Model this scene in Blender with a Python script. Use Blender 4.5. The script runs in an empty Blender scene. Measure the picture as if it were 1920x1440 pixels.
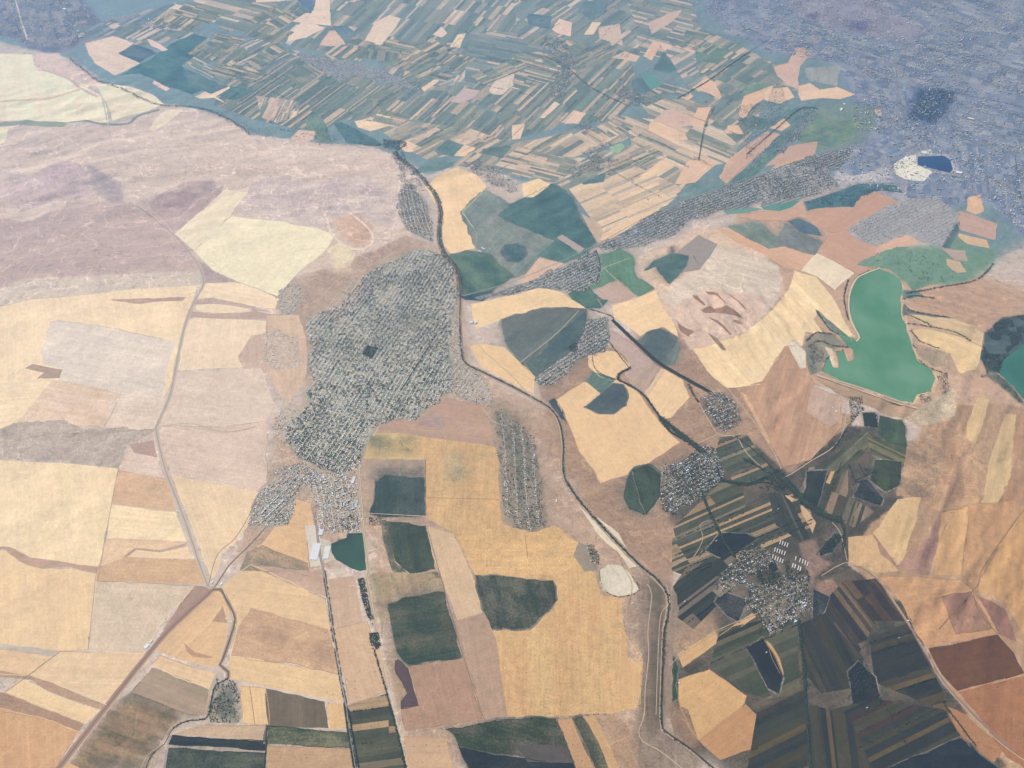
import bpy, bmesh, math, random, time
import numpy as np
from mathutils import Vector, geometry
T0 = time.time()
C = bpy.context.scene.collection
SC = bpy.context.scene
# ---------------- camera: an airliner window at 10 km, looking down over the plain
CAM_H, PITCH, FPX = 10000.0, math.radians(47.0), 1663.0
cam = bpy.data.cameras.new('camera'); co = bpy.data.objects.new('camera', cam); C.objects.link(co)
cam.sensor_width = 36.0; cam.lens = 36.0*FPX/1920.0
cam.clip_start = 1.0; cam.clip_end = 400000.0
co.location = (0, 0, CAM_H); co.rotation_euler = (math.pi/2-PITCH, 0, 0)
SC.camera = co
# ---------------- sky and sun
SUN_EL, SUN_AZ = math.radians(46), math.radians(-48)      # azimuth measured from +Y towards +X
wd = bpy.data.worlds.new("World"); SC.world = wd; wd.use_nodes = True
nt = wd.node_tree; bg = nt.nodes['Background']
sky = nt.nodes.new('ShaderNodeTexSky'); sky.sky_type = 'NISHITA'; sky.sun_disc = False
sky.sun_elevation = SUN_EL; sky.sun_rotation = SUN_AZ
nt.links.new(sky.outputs[0], bg.inputs[0]); bg.inputs[1].default_value = 0.1
sl = bpy.data.lights.new('sun', 'SUN'); sl.energy = 4.6; sl.angle = math.radians(0.5); sl.color = (1.0, 0.92, 0.82)
so = bpy.data.objects.new('sun', sl); C.objects.link(so)
sdir = Vector((math.sin(SUN_AZ)*math.cos(SUN_EL), math.cos(SUN_AZ)*math.cos(SUN_EL), math.sin(SUN_EL)))
so.rotation_euler = sdir.to_track_quat('Z', 'Y').to_euler(); so.location = (0, 0, 9000)
SC.view_settings.view_transform = 'Standard'; SC.view_settings.look = 'None'
SC.view_settings.exposure = 0.72; SC.view_settings.gamma = 1.0
# ---------------- the air between the aircraft and the ground
HAZE_D = 2.7e-5
def build_haze():
    X, Y0, Y1, ZB, ZT = 90000, -40000, 120000, -60, 10060
    v = [(-X,Y0,ZB),(X,Y0,ZB),(X,Y1,ZB),(-X,Y1,ZB),(-X,Y0,ZT),(X,Y0,ZT),(X,Y1,ZT),(-X,Y1,ZT)]
    f = [(0,3,2,1),(4,5,6,7),(0,1,5,4),(1,2,6,5),(2,3,7,6),(3,0,4,7)]
    me = bpy.data.meshes.new('haze'); me.from_pydata(v, [], f); me.update()
    o = bpy.data.objects.new('haze', me); C.objects.link(o)
    m = bpy.data.materials.new('haze_air'); m.use_nodes = True
    n = m.node_tree; n.nodes.clear()
    out = n.nodes.new('ShaderNodeOutputMaterial'); pv = n.nodes.new('ShaderNodeVolumePrincipled')
    pv.inputs['Color'].default_value = (0.42, 0.67, 1.0, 1); pv.inputs['Density'].default_value = HAZE_D
    pv.inputs['Anisotropy'].default_value = 0.55
    n.links.new(pv.outputs[0], out.inputs['Volume']); me.materials.append(m)
    o['kind'] = 'stuff'; o['label'] = 'pale blue summer haze lying over the whole plain'; o['category'] = 'haze'
build_haze()
# ---------------- from a pixel of the photograph to a point of the plain
CP, SP = math.cos(PITCH), math.sin(PITCH)
def gp(px, py):
    x = (np.asarray(px, float)-960.0)/FPX; y = (720.0-np.asarray(py, float))/FPX
    dz = -SP + y*CP; dy = CP + y*SP
    t = CAM_H/(-dz)
    return np.stack([x*t, dy*t], -1)
def pix(X, Y, Z=0.0):
    dz = Z-CAM_H; d = Y*CP - dz*SP
    return 960.0+FPX*X/d, 720.0-FPX*(Y*SP+dz*CP)/d
def P(flat):
    a = np.array(flat, float).reshape(-1, 2); return a
# photometry: picture colour -> base colour (fitted haze and light removed, then tone shifted by place)
CAL_S = [[-3.4128, -0.5223, -1.4243, 0.7245, 0.2544, 0.7511, 0.0916, 0.0334], [-2.9419, -0.4836, -1.4119, 0.7471, 0.238, 0.7608, 0.0466, 0.0382], [-2.5118, -0.4283, -1.4073, 0.7701, 0.2133, 0.7648, 0.0792, 0.0419]]
CAL_G = [[0.0944, 0.0013, 0.3107, -0.2345, -0.001, -0.4384, 0.3713, -0.0027], [0.1319, 0.0004, 0.3117, -0.2357, -0.0018, -0.4451, 0.3713, 0.0041], [0.2154, 0.0005, 0.3129, -0.2318, -0.0033, -0.4394, 0.3604, 0.0037]]

def feat(u, v): return np.array([1, u, v, u*u, u*v, v*v, v**3, u*v*v])
def hexlin(h):
    c = np.array([int(h[i:i+2], 16) for i in (0, 2, 4)])/255.0
    return np.where(c <= .04045, c/12.92, ((c+.055)/1.055)**2.4)
def alb(h, px, py):
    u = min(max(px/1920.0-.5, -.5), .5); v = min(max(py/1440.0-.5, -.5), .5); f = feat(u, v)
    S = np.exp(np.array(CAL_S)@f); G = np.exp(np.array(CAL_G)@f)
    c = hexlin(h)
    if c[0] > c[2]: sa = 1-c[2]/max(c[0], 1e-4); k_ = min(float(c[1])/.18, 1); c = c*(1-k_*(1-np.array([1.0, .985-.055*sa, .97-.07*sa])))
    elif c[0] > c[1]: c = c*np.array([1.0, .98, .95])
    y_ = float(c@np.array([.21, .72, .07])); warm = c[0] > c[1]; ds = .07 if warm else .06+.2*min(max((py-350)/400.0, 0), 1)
    c = (c+(y_-c)*ds)*((1.0+.05*min(max((900-px)/600.0, 0), 1)-.12*min(max((px-1300)/400.0, 0), 1)*min(max((py-600)/400.0, 0), 1)) if warm else .85)*(max(y_, .02)/.42)**.07  # left glow painted into warm colours; warm colours darker to the lower right
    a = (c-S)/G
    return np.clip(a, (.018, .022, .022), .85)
def in_poly(poly, X, Y):
    r = np.zeros(X.shape, bool); n = len(poly)
    x0, y0 = poly.min(0); x1, y1 = poly.max(0)
    k = np.nonzero((X >= x0) & (X <= x1) & (Y >= y0) & (Y <= y1))[0]
    if len(k) == 0: return r
    xs, ys = X[k], Y[k]; c = np.zeros(len(k), bool)
    for i in range(n):
        xa, ya = poly[i]; xb, yb = poly[(i+1) % n]
        m = ((ya > ys) != (yb > ys))
        if ya != yb: c ^= m & (xs < (xb-xa)*(ys-ya)/(yb-ya)+xa)
    r[k] = c; return r
# value noise
def _h(i, j, s):
    n = (i*374761393 + j*668265263 + s*974711) & 0x7fffffff
    n = ((n ^ (n >> 13))*1274126177) & 0x7fffffff
    return ((n ^ (n >> 16)) & 0xffff)/65535.0
def vnoise(x, y, s=0):
    xi = np.floor(x).astype(np.int64); yi = np.floor(y).astype(np.int64); fx = x-xi; fy = y-yi
    fx = fx*fx*fx*(fx*(fx*6-15)+10); fy = fy*fy*fy*(fy*(fy*6-15)+10)
    a = _h(xi, yi, s); b = _h(xi+1, yi, s); c = _h(xi, yi+1, s); d = _h(xi+1, yi+1, s)
    return a+(b-a)*fx+(c-a)*fy+(a-b-c+d)*fx*fy
def fbm(x, y, s=0, o=4):
    r = 0; a = .5
    for k in range(o): r = r+a*vnoise(x, y, s+k*7); x = x*2.03+3.1; y = y*2.03+1.7; a *= .5
    return r
# relief: hilly ground only where the photograph shows hills
def _spot(X, Y, px, py, rx, ry):
    c = gp(px, py); return np.exp(-(((X-c[0])/rx)**2+((Y-c[1])/ry)**2))
# px, py, radius x, radius y, height, wavelength, stretch along the ridges, ridge direction in the picture
HILLS = [(150,330,3600,3300,120,900,.4,(1,-.22)),(620,330,2600,1700,60,520,.4,(1,-.15)),(1355,590,620,700,125,250,.3,(1,1.15)),(1480,590,800,900,55,230,.25,(1,1.2)),
         (1840,900,1500,3000,62,330,.28,(-.35,1)),(1450,760,800,900,45,330,.35,(-.4,1)),(1790,590,800,700,50,240,.2,(1,.3)),(130,170,3000,2500,70,600,.5,(1,-.3)),(1800,1080,1400,900,60,300,.33,(-.4,1)),
         (60,1000,1700,2600,30,900,1,(1,0)),(200,700,2000,1800,35,1000,1,(1,0))]
def _th(h):
    q = gp([h[0], h[0]+h[7][0]*8], [h[1], h[1]+h[7][1]*8]); return math.atan2(q[1, 1]-q[0, 1], q[1, 0]-q[0, 0])
HTH = [_th(h) for h in HILLS]
def relief(X, Y):
    X = np.asarray(X, float); Y = np.asarray(Y, float); z = np.zeros(X.shape)
    for (px, py, rx, ry, amp, wl, an, mode), th in zip(HILLS, HTH):
        w = _spot(X, Y, px, py, rx, ry); w = np.where(w < .03, 0, w)
        u = X*math.cos(th)+Y*math.sin(th); v = -X*math.sin(th)+Y*math.cos(th); v = v+.35*wl*(vnoise(u/wl/2, v/wl/2, 91)-.5)
        n = (fbm(u/wl*an, v/wl, int(px), 4)-.47)*2.0+.5; r = 1-np.abs(2*n-1)
        z = z+amp*w*(r*.6+.4*n-.2)
    return z
MATS = {}
def mat_ground():
    m = bpy.data.materials.new('field_ground'); m.use_nodes = True; n = m.node_tree; L = n.links
    b = n.nodes['Principled BSDF']; b.inputs['Roughness'].default_value = .95; b.inputs['Specular IOR Level'].default_value = .15
    def node(t, **k):
        o = n.nodes.new(t)
        for a, v in k.items(): setattr(o, a, v)
        return o
    def math_(op, a, b_=None, clamp=False):
        o = node('ShaderNodeMath', operation=op, use_clamp=clamp)
        for i, q in enumerate((a, b_)):
            if q is None: continue
            if isinstance(q, (int, float)): o.inputs[i].default_value = q
            else: L.new(q, o.inputs[i])
        return o.outputs[0]
    ta = node('ShaderNodeAttribute', attribute_name='tint'); tb = node('ShaderNodeAttribute', attribute_name='tint2')
    pa = node('ShaderNodeAttribute', attribute_name='par'); sp = node('ShaderNodeSeparateXYZ'); L.new(pa.outputs['Vector'], sp.inputs[0])
    g = node('ShaderNodeNewGeometry')
    # par = (mottle amount, furrow angle, furrow strength)
    rot = node('ShaderNodeVectorRotate', rotation_type='Z_AXIS'); L.new(g.outputs['Position'], rot.inputs['Vector'])
    L.new(math_('MULTIPLY', sp.outputs[1], -1.0), rot.inputs['Angle'])
    def noise(vec, scale, detail, rough=.55, sc=None):
        if sc:
            mp = node('ShaderNodeVectorMath', operation='MULTIPLY'); L.new(vec, mp.inputs[0]); mp.inputs[1].default_value = sc; vec = mp.outputs[0]
        o = node('ShaderNodeTexNoise'); o.inputs['Scale'].default_value = scale; o.inputs['Detail'].default_value = detail
        o.inputs['Roughness'].default_value = rough; L.new(vec, o.inputs['Vector']); return o.outputs[0]
    pos = g.outputs['Position']
    wn = node('ShaderNodeTexNoise'); wn.inputs['Scale'].default_value = 1/260.0; wn.inputs['Detail'].default_value = 3; L.new(pos, wn.inputs['Vector'])
    ws = node('ShaderNodeVectorMath', operation='SCALE'); L.new(wn.outputs['Color'], ws.inputs[0]); ws.inputs['Scale'].default_value = 190.0
    wa = node('ShaderNodeVectorMath', operation='ADD'); L.new(pos, wa.inputs[0]); L.new(ws.outputs[0], wa.inputs[1]); warp = wa.outputs[0]
    big = noise(warp, 1/460.0, 9, .68)
    drift = noise(rot.outputs[0], 1/300.0, 7, .66, (.16, 1, 1))
    mid = noise(pos, 1/95.0, 5, .7)
    fine = noise(pos, 1/24.0, 4, .7)
    fur = noise(rot.outputs[0], 1/34.0, 5, .7, (.03, 1, 1))
    band = noise(rot.outputs[0], 1/210.0, 3, .6, (.04, 1, 1))
    mixn = math_('ADD', math_('MULTIPLY', big, .5), math_('MULTIPLY', drift, .5))
    mixn = math_('ADD', mixn, math_('MULTIPLY', math_('SUBTRACT', fine, .5), .3))
    mr = node('ShaderNodeMapRange'); mr.interpolation_type = 'SMOOTHSTEP'; L.new(mixn, mr.inputs[0]); mr.inputs[1].default_value = .43; mr.inputs[2].default_value = .58
    fac = math_('MULTIPLY', mr.outputs[0], sp.outputs[0], True)
    mx = node('ShaderNodeMix', data_type='RGBA'); L.new(fac, mx.inputs[0]); L.new(ta.outputs['Color'], mx.inputs[6]); L.new(tb.outputs['Color'], mx.inputs[7])
    v = math_('ADD', math_('MULTIPLY', math_('SUBTRACT', fur, .5), math_('MULTIPLY', sp.outputs[2], 4.2)), 1.0)
    v = math_('MULTIPLY', v, math_('ADD', math_('MULTIPLY', math_('SUBTRACT', band, .5), math_('MULTIPLY', sp.outputs[2], 2.4)), 1.0))
    wild = math_('ADD', math_('MULTIPLY', tb.outputs['Alpha'], .75), .36)
    for q, k in ((fine, 1.25), (mid, 1.15), (big, 1.1)):
        v = math_('MULTIPLY', v, math_('ADD', math_('MULTIPLY', math_('MULTIPLY', math_('SUBTRACT', q, .5), wild), k), 1.0))
    # drainage lines and foot paths on wild ground: thin, where a warped noise crosses one value
    for sc_, lo, hi, gain, off in ((1/700.0, 0.0, .012, .38, 0.0), (1/260.0, 0.0, .016, -.3, 37.0)):
        ad = node('ShaderNodeVectorMath', operation='ADD'); L.new(warp, ad.inputs[0]); ad.inputs[1].default_value = (off*1000, off*700, 0)
        q = noise(ad.outputs[0], sc_, 3, .5); q = math_('ABSOLUTE', math_('SUBTRACT', q, .5))
        m2 = node('ShaderNodeMapRange'); L.new(q, m2.inputs[0]); m2.inputs[1].default_value = lo; m2.inputs[2].default_value = hi; m2.inputs[3].default_value = 1; m2.inputs[4].default_value = 0
        v = math_('MULTIPLY', v, math_('ADD', math_('MULTIPLY', math_('MULTIPLY', m2.outputs[0], ta.outputs['Alpha']), gain), 1.0))
    # weeds and bushes: small dark flecks gathered in patches
    sn = noise(pos, 1/13.0, 2, .5); sk = node('ShaderNodeMapRange'); L.new(math_('ADD', sn, math_('MULTIPLY', math_('SUBTRACT', mid, .5), .55)), sk.inputs[0]); sk.inputs[1].default_value = .60; sk.inputs[2].default_value = .68
    v = math_('MULTIPLY', v, math_('SUBTRACT', 1.0, math_('MULTIPLY', math_('MULTIPLY', sk.outputs[0], tb.outputs['Alpha']), .45)))
    hs = node('ShaderNodeVectorMath', operation='SCALE'); L.new(mx.outputs[2], hs.inputs[0]); L.new(v, hs.inputs['Scale'])
    L.new(hs.outputs[0], b.inputs['Base Color'])
    bp = node('ShaderNodeBump'); bp.inputs['Strength'].default_value = .5; bp.inputs['Distance'].default_value = 7.0
    L.new(fine, bp.inputs['Height']); L.new(bp.outputs[0], b.inputs['Normal'])
    return m
def mat_plain(name, rough=.8, spec=.3, nscale=1/3.0, namt=.3):
    m = bpy.data.materials.new(name); m.use_nodes = True; n = m.node_tree; L = n.links
    b = n.nodes['Principled BSDF']; b.inputs['Roughness'].default_value = rough; b.inputs['Specular IOR Level'].default_value = spec
    a = n.nodes.new('ShaderNodeAttribute'); a.attribute_name = 'tint'
    g = n.nodes.new('ShaderNodeNewGeometry'); t = n.nodes.new('ShaderNodeTexNoise'); t.inputs['Scale'].default_value = nscale; t.inputs['Detail'].default_value = 4
    L.new(g.outputs['Position'], t.inputs['Vector'])
    mr = n.nodes.new('ShaderNodeMapRange'); mr.inputs[3].default_value = 1-namt; mr.inputs[4].default_value = 1+namt; L.new(t.outputs[0], mr.inputs[0])
    s = n.nodes.new('ShaderNodeVectorMath'); s.operation = 'SCALE'; L.new(a.outputs['Color'], s.inputs[0]); L.new(mr.outputs[0], s.inputs['Scale'])
    L.new(s.outputs[0], b.inputs['Base Color']); return m
def mat_water():
    m = bpy.data.materials.new('water'); m.use_nodes = True; n = m.node_tree; L = n.links
    b = n.nodes['Principled BSDF']; b.inputs['Roughness'].default_value = .22; b.inputs['IOR'].default_value = 1.33
    a = n.nodes.new('ShaderNodeAttribute'); a.attribute_name = 'tint'; a2 = n.nodes.new('ShaderNodeAttribute'); a2.attribute_name = 'tint2'
    g = n.nodes.new('ShaderNodeNewGeometry'); t = n.nodes.new('ShaderNodeTexNoise'); t.inputs['Scale'].default_value = 1/700.0; t.inputs['Detail'].default_value = 5
    L.new(g.outputs['Position'], t.inputs['Vector'])
    mr = n.nodes.new('ShaderNodeMapRange'); mr.inputs[1].default_value = .4; mr.inputs[2].default_value = .62; L.new(t.outputs[0], mr.inputs[0])
    mx = n.nodes.new('ShaderNodeMix'); mx.data_type = 'RGBA'; L.new(mr.outputs[0], mx.inputs[0]); L.new(a.outputs['Color'], mx.inputs[6]); L.new(a2.outputs['Color'], mx.inputs[7])
    L.new(mx.outputs[2], b.inputs['Base Color'])
    w = n.nodes.new('ShaderNodeTexNoise'); w.inputs['Scale'].default_value = 1/9.0; L.new(g.outputs['Position'], w.inputs['Vector'])
    bp = n.nodes.new('ShaderNodeBump'); bp.inputs['Strength'].default_value = .25; bp.inputs['Distance'].default_value = 1.2; L.new(w.outputs[0], bp.inputs['Height']); L.new(bp.outputs[0], b.inputs['Normal'])
    return m
GM, WM = mat_ground(), mat_water()
RM = mat_plain('road_surface', .9, .2, 1/14.0, .12); HM = mat_plain('painted_roof_and_wall', .7, .3, 1/3.0, .15); TM = mat_plain('leaves_and_bark', .85, .15, 1/2.5, .35)
def set_attr(me, name, arr, kind='FLOAT_COLOR'):
    at = me.attributes.new(name, kind, 'CORNER' if len(arr) == len(me.loops) and len(arr) != len(me.polygons) else 'FACE')
    arr = np.asarray(arr, float)
    if kind == 'FLOAT_COLOR':
        arr = arr if arr.shape[1] == 4 else np.concatenate([arr, np.ones((len(arr), 1))], 1); at.data.foreach_set('color', arr.ravel())
    else: at.data.foreach_set('vector', arr.ravel())
def mesh_np(name, V, F, mat, tint, tint2=None, par=None):
    # F: (n,k) array of equal sized faces
    me = bpy.data.meshes.new(name); V = np.asarray(V, np.float32); F = np.asarray(F, np.int32); n, k = F.shape
    me.vertices.add(len(V)); me.vertices.foreach_set('co', V.ravel()); me.loops.add(n*k); me.loops.foreach_set('vertex_index', F.ravel())
    me.polygons.add(n); me.polygons.foreach_set('loop_start', np.arange(0, n*k, k, dtype=np.int32))
    me.update(calc_edges=True); me.materials.append(mat)
    set_attr(me, 'tint', tint)
    if tint2 is not None: set_attr(me, 'tint2', tint2)
    if par is not None: set_attr(me, 'par', par, 'FLOAT_VECTOR')
    return me
def link(name, me, kind=None, label=None, cat=None, group=None, parent=None):
    o = bpy.data.objects.new(name, me); C.objects.link(o)
    if parent: o.parent = parent
    if kind: o['kind'] = kind
    if label: o['label'] = label
    if cat: o['category'] = cat
    if group: o['group'] = group
    return o
# ================= the land: one sheet cut along every field edge, then split into one mesh per field =================
# F(name, colour, points, second colour, mottle, furrow): a field / patch;  S(...): a block of parallel strip fields
REG = []          # painter's order
WILD = dict(steppe=(1, .45), scrubland=(.8, 1), dry_slope=(.7, .5), flood_plain=(1, 1), irrigated_plain=(.2, .8), burnt_slope=(.5, .5), orchard_ground=(0, 1), village_ground=(.4, 1), marsh=(.3, .8), forest_ground=(0, 1), city_ground=(.8, 1), park=(0, 1), plain=(.3, .7), fallow=(.25, .35), weeds=(.2, 1), wheat=(.12, .22), suburb_ground=(.6, 1), gully=(0, .5), dry_ground=(.6, .6), quarry=(.5, .3), stubble=(.12, .2), crop=(.3, .95), dry_wheat=(.25, .8))
SOFT = {'steppe', 'scrubland', 'dry_slope', 'flood_plain', 'burnt_slope', 'village_ground', 'marsh', 'city_ground', 'plain', 'weeds', 'suburb_ground', 'irrigated_plain', 'forest_ground', 'park', 'orchard_ground', 'quarry', 'dry_ground'}
def F(name, h, pts, h2=None, amt=.35, fur=.10, ang=None, soft=None):
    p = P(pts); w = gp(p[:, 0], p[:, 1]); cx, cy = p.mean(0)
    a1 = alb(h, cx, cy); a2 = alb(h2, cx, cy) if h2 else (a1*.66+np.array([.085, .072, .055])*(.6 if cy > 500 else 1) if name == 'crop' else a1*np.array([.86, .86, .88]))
    if name == 'crop': amt = max(amt, .85); fur = max(fur, .22)
    if ang is None:
        e = np.roll(w, -1, 0)-w; k = np.argmax((e**2).sum(1)); th = math.atan2(e[k, 1], e[k, 0])
    else:
        q = gp([cx, cx+ang[0]*8], [cy, cy+ang[1]*8]); th = math.atan2(q[1, 1]-q[0, 1], q[1, 0]-q[0, 0])
    if name == 'crop' and cy > 330 and soft is None:
        c_ = w.mean(0); d_ = w-c_; ex = c_+d_*(1+26/np.maximum(np.hypot(d_[:, 0], d_[:, 1]), 60))[:, None]
        REG.append(dict(name='weeds', w=ex, kind='F', t1=a1*.55+np.array([.10, .085, .06]), t2=np.array([.24, .19, .145]), par=(.95, th, .1), soft=1))
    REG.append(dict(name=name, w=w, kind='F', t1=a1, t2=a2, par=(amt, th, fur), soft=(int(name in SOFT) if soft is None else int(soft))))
def S(pts, dirpx, width, pal, cut=500, seed=1, amt=.8, fur=.16, name='strip_fields'):
    # width: metres of one strip; cut: metres of one parcel along the strip; pal: colours separated by blanks
    p = P(pts); w = gp(p[:, 0], p[:, 1]); cx, cy = p.mean(0)
    q = gp([cx, cx+dirpx[0]*8], [cy, cy+dirpx[1]*8]); th = math.atan2(q[1, 1]-q[0, 1], q[1, 0]-q[0, 0])
    c, s = math.cos(th), math.sin(th); U = w[:, 0]*c+w[:, 1]*s; V = -w[:, 0]*s+w[:, 1]*c
    r = random.Random(seed*977+int(cx)); vs = [V.min()-1]
    while vs[-1] < V.max(): vs.append(vs[-1]+width*r.choice((.55, .8, 1, 1, 1.3, 1.9)))
    cols = [alb(h, cx, cy) for h in pal.split()]; mean_ = sum(cols)/len(cols); cols = [q*.8+mean_*.2 for q in cols]; cells = []; cutsU = []
    blk = None
    for i in range(len(vs)-1):
        if blk is None or r.random() < .22:
            blk = [U.min()-r.random()*cut]
            while blk[-1] < U.max(): blk.append(blk[-1]+cut*r.uniform(.6, 1.5))
        cutsU.append(list(blk)); row = []
        for j in range(len(blk)):
            col = cols[r.randrange(len(cols))]*r.uniform(.92, 1.08); o_ = cols[r.randrange(len(cols))]; row.append((col, (col*.6+o_*.4)*r.uniform(.75, 1.05)))
        cells.append(row)
    REG.append(dict(name=name, w=w, kind='S', th=th, vs=np.array(vs), us=cutsU, cells=cells, amt=amt, fur=fur))
def WATER(h, h2, pts, name='water', kind='W'):
    p = P(pts); w = gp(p[:, 0], p[:, 1]); cx, cy = p.mean(0)
    REG.append(dict(name=name, w=w, kind='W', t1=alb(h, cx, cy), t2=alb(h2, cx, cy), par=(0, 0, 0)))
def LINE(h, width, pts, name='path', h2=None, z=0):
    # a ribbon of ground (track, verge, ditch, gully) width metres wide
    p = P(pts); w = smooth(gp(p[:, 0], p[:, 1])); cx, cy = p.mean(0)
    L_, R_ = ribbon(w, width)
    REG.append(dict(name=name, w=np.concatenate([L_, R_[::-1]]), kind='F', t1=alb(h, cx, cy), t2=alb(h2 or h, cx, cy), par=(.5, 0, .05), line=True))
def smooth(w, step=90.0):
    out = []
    n = len(w)
    for i in range(n-1):
        p0, p1, p2, p3 = w[max(i-1, 0)], w[i], w[i+1], w[min(i+2, n-1)]
        k = max(1, int(np.hypot(*(p2-p1))/step))
        for j in range(k):
            t = j/k; out.append(.5*((2*p1)+(-p0+p2)*t+(2*p0-5*p1+4*p2-p3)*t*t+(-p0+3*p1-3*p2+p3)*t**3))
    out.append(w[-1]); return np.array(out)
def ribbon(w, width, seed=None):
    d = np.gradient(w, axis=0); d /= np.maximum(np.hypot(d[:, 0], d[:, 1]), 1e-6)[:, None]
    nrm = np.stack([-d[:, 1], d[:, 0]], 1); return w+nrm*width/2, w-nrm*width/2
def rough_edge(w, amp):
    # natural outlines wander a little between the traced corners
    out = []
    for i in range(len(w)):
        a, b = w[i], w[(i+1) % len(w)]; L_ = np.hypot(*(b-a)); k = max(1, int(L_/(60 if amp < 20 else 45))); n = np.array([-(b-a)[1], (b-a)[0]])/max(L_, 1e-6)
        t = np.arange(k)/k; q = a+(b-a)*t[:, None]
        o = (2*vnoise(q[:, 0]/240, q[:, 1]/240, 5)-1)+.6*(2*vnoise(q[:, 0]/95, q[:, 1]/95, 6)-1)+.35*(2*vnoise(q[:, 0]/45, q[:, 1]/45, 7)-1)
        out.append(q+n*(amp*o*np.sin(np.pi*np.clip(t, .02, 1))**.35)[:, None])
    return np.concatenate(out)
# ---- zones
F('steppe','D9CABF',[-60,-60,1980,-60,1980,1500,-60,1500],'C3B0A8',.7,.04,(1,-.1))
# the land goes on beyond the frame
WP = 'EAD2AE E2C8A6 D8BA9A E8CFAC D6C4B0 C8AE98 EDD6B4 BFA28C 8C8474'
S([-900,300,-50,300,-50,1500,-900,1500],(1,.1),430,WP,1300,201,.5,.08,'fields_beyond')
S([-900,1490,2800,1490,2800,1950,-900,1950],(1,-.3),330,WP+' 5A6A5E 4E6058',1100,202,.5,.1,'fields_beyond')
S([1970,420,2900,420,2900,1490,1970,1490],(-.3,1),420,'D8B58E CDA987 C49E80 DDBD94 B08E78 5E6A5E',1400,203,.6,.1,'fields_beyond')
S([-700,-260,1500,-260,1500,-50,-700,-50],(1,-.5),260,'8AA4B2 94ACB8 A9B2B8 D0C2BE 82A0AE 9AAAB4',900,204,.6,.1,'fields_beyond')
S([1500,-260,2700,-260,2700,430,1970,430,1970,-50,1500,-50],(1,.3),240,'8FA1BE 9CABC4 8498B8 A5AFC2 98A4BC ABB3C2',400,205,.8,.1,'city_ground')
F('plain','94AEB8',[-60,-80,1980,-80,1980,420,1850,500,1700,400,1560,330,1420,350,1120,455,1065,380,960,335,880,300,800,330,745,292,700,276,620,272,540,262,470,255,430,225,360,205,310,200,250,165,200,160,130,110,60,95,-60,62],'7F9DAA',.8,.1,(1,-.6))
F('steppe','DDCCC3',[-60,235,0,240,60,238,120,243,205,238,300,205,360,207,430,225,470,256,540,264,620,275,700,280,735,300,750,330,745,400,770,440,765,470,700,490,620,560,560,590,500,700,500,850,300,850,-60,860],'C9B7B0',.75,.05,(1,-.2))
F('scrubland','C8AF9E',[500,540,700,470,760,440,840,470,870,560,880,690,1030,770,1060,900,1240,1090,1240,1440,760,1440,720,1200,690,1000,600,1080,480,1080,440,1040,500,900,520,800,580,740],'B39B8C',.7,.05,(1,.5))
F('scrubland','BCA08C',[1000,700,1280,600,1340,700,1480,760,1600,780,1560,900,1400,920,1300,960,1260,1100,1230,1090,1060,900],'A68D7F',.8,.05)
F('dry_slope','CBAD92',[1570,640,1700,720,1920,560,1980,560,1980,1500,1880,1480,1700,1150,1590,1060,1590,980,1700,900,1730,790],'B5967F',.8,.1,(-.35,1))
F('dry_slope','CDB19C',[1380,400,1560,370,1700,480,1850,520,1990,560,1990,760,1700,760,1520,720,1400,740],'BDA292',.7,.1,(1,.5))
F('irrigated_plain','5D6465',[1250,960,1350,860,1400,820,1480,890,1590,800,1700,800,1710,880,1690,940,1620,1000,1590,1060,1690,1130,1760,1270,1890,1440,1400,1500,1350,1440,1270,1400,1240,1250,1255,1120,1290,1040],'7D746E',.7,.15,(1,-.5))
# ---- the city in the far haze
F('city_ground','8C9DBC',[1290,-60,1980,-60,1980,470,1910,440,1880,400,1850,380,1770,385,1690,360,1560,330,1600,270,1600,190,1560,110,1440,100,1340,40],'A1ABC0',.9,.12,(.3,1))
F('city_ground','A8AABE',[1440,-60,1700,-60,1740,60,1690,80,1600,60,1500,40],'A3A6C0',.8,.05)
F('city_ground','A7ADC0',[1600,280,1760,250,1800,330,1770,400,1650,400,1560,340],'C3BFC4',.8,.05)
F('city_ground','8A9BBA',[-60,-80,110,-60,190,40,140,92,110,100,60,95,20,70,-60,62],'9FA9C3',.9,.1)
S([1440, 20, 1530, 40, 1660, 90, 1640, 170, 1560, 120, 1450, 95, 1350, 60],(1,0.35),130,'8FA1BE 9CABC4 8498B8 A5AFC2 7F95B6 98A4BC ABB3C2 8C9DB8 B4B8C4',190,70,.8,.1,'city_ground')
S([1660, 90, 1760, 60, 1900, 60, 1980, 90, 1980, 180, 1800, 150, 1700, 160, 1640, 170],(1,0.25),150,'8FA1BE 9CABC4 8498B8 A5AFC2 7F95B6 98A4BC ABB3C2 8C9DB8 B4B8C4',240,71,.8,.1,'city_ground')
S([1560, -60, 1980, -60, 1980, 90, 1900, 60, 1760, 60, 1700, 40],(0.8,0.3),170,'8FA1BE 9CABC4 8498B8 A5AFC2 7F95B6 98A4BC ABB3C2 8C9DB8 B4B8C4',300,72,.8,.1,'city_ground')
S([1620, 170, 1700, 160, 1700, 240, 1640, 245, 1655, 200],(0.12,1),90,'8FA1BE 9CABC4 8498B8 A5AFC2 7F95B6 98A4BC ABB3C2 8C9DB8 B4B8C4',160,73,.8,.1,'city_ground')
S([1800, 150, 1980, 180, 1980, 300, 1880, 290, 1790, 260, 1795, 180],(1,0.22),130,'8FA1BE 9CABC4 8498B8 A5AFC2 7F95B6 98A4BC ABB3C2 8C9DB8 B4B8C4',210,74,.8,.1,'city_ground')
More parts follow.
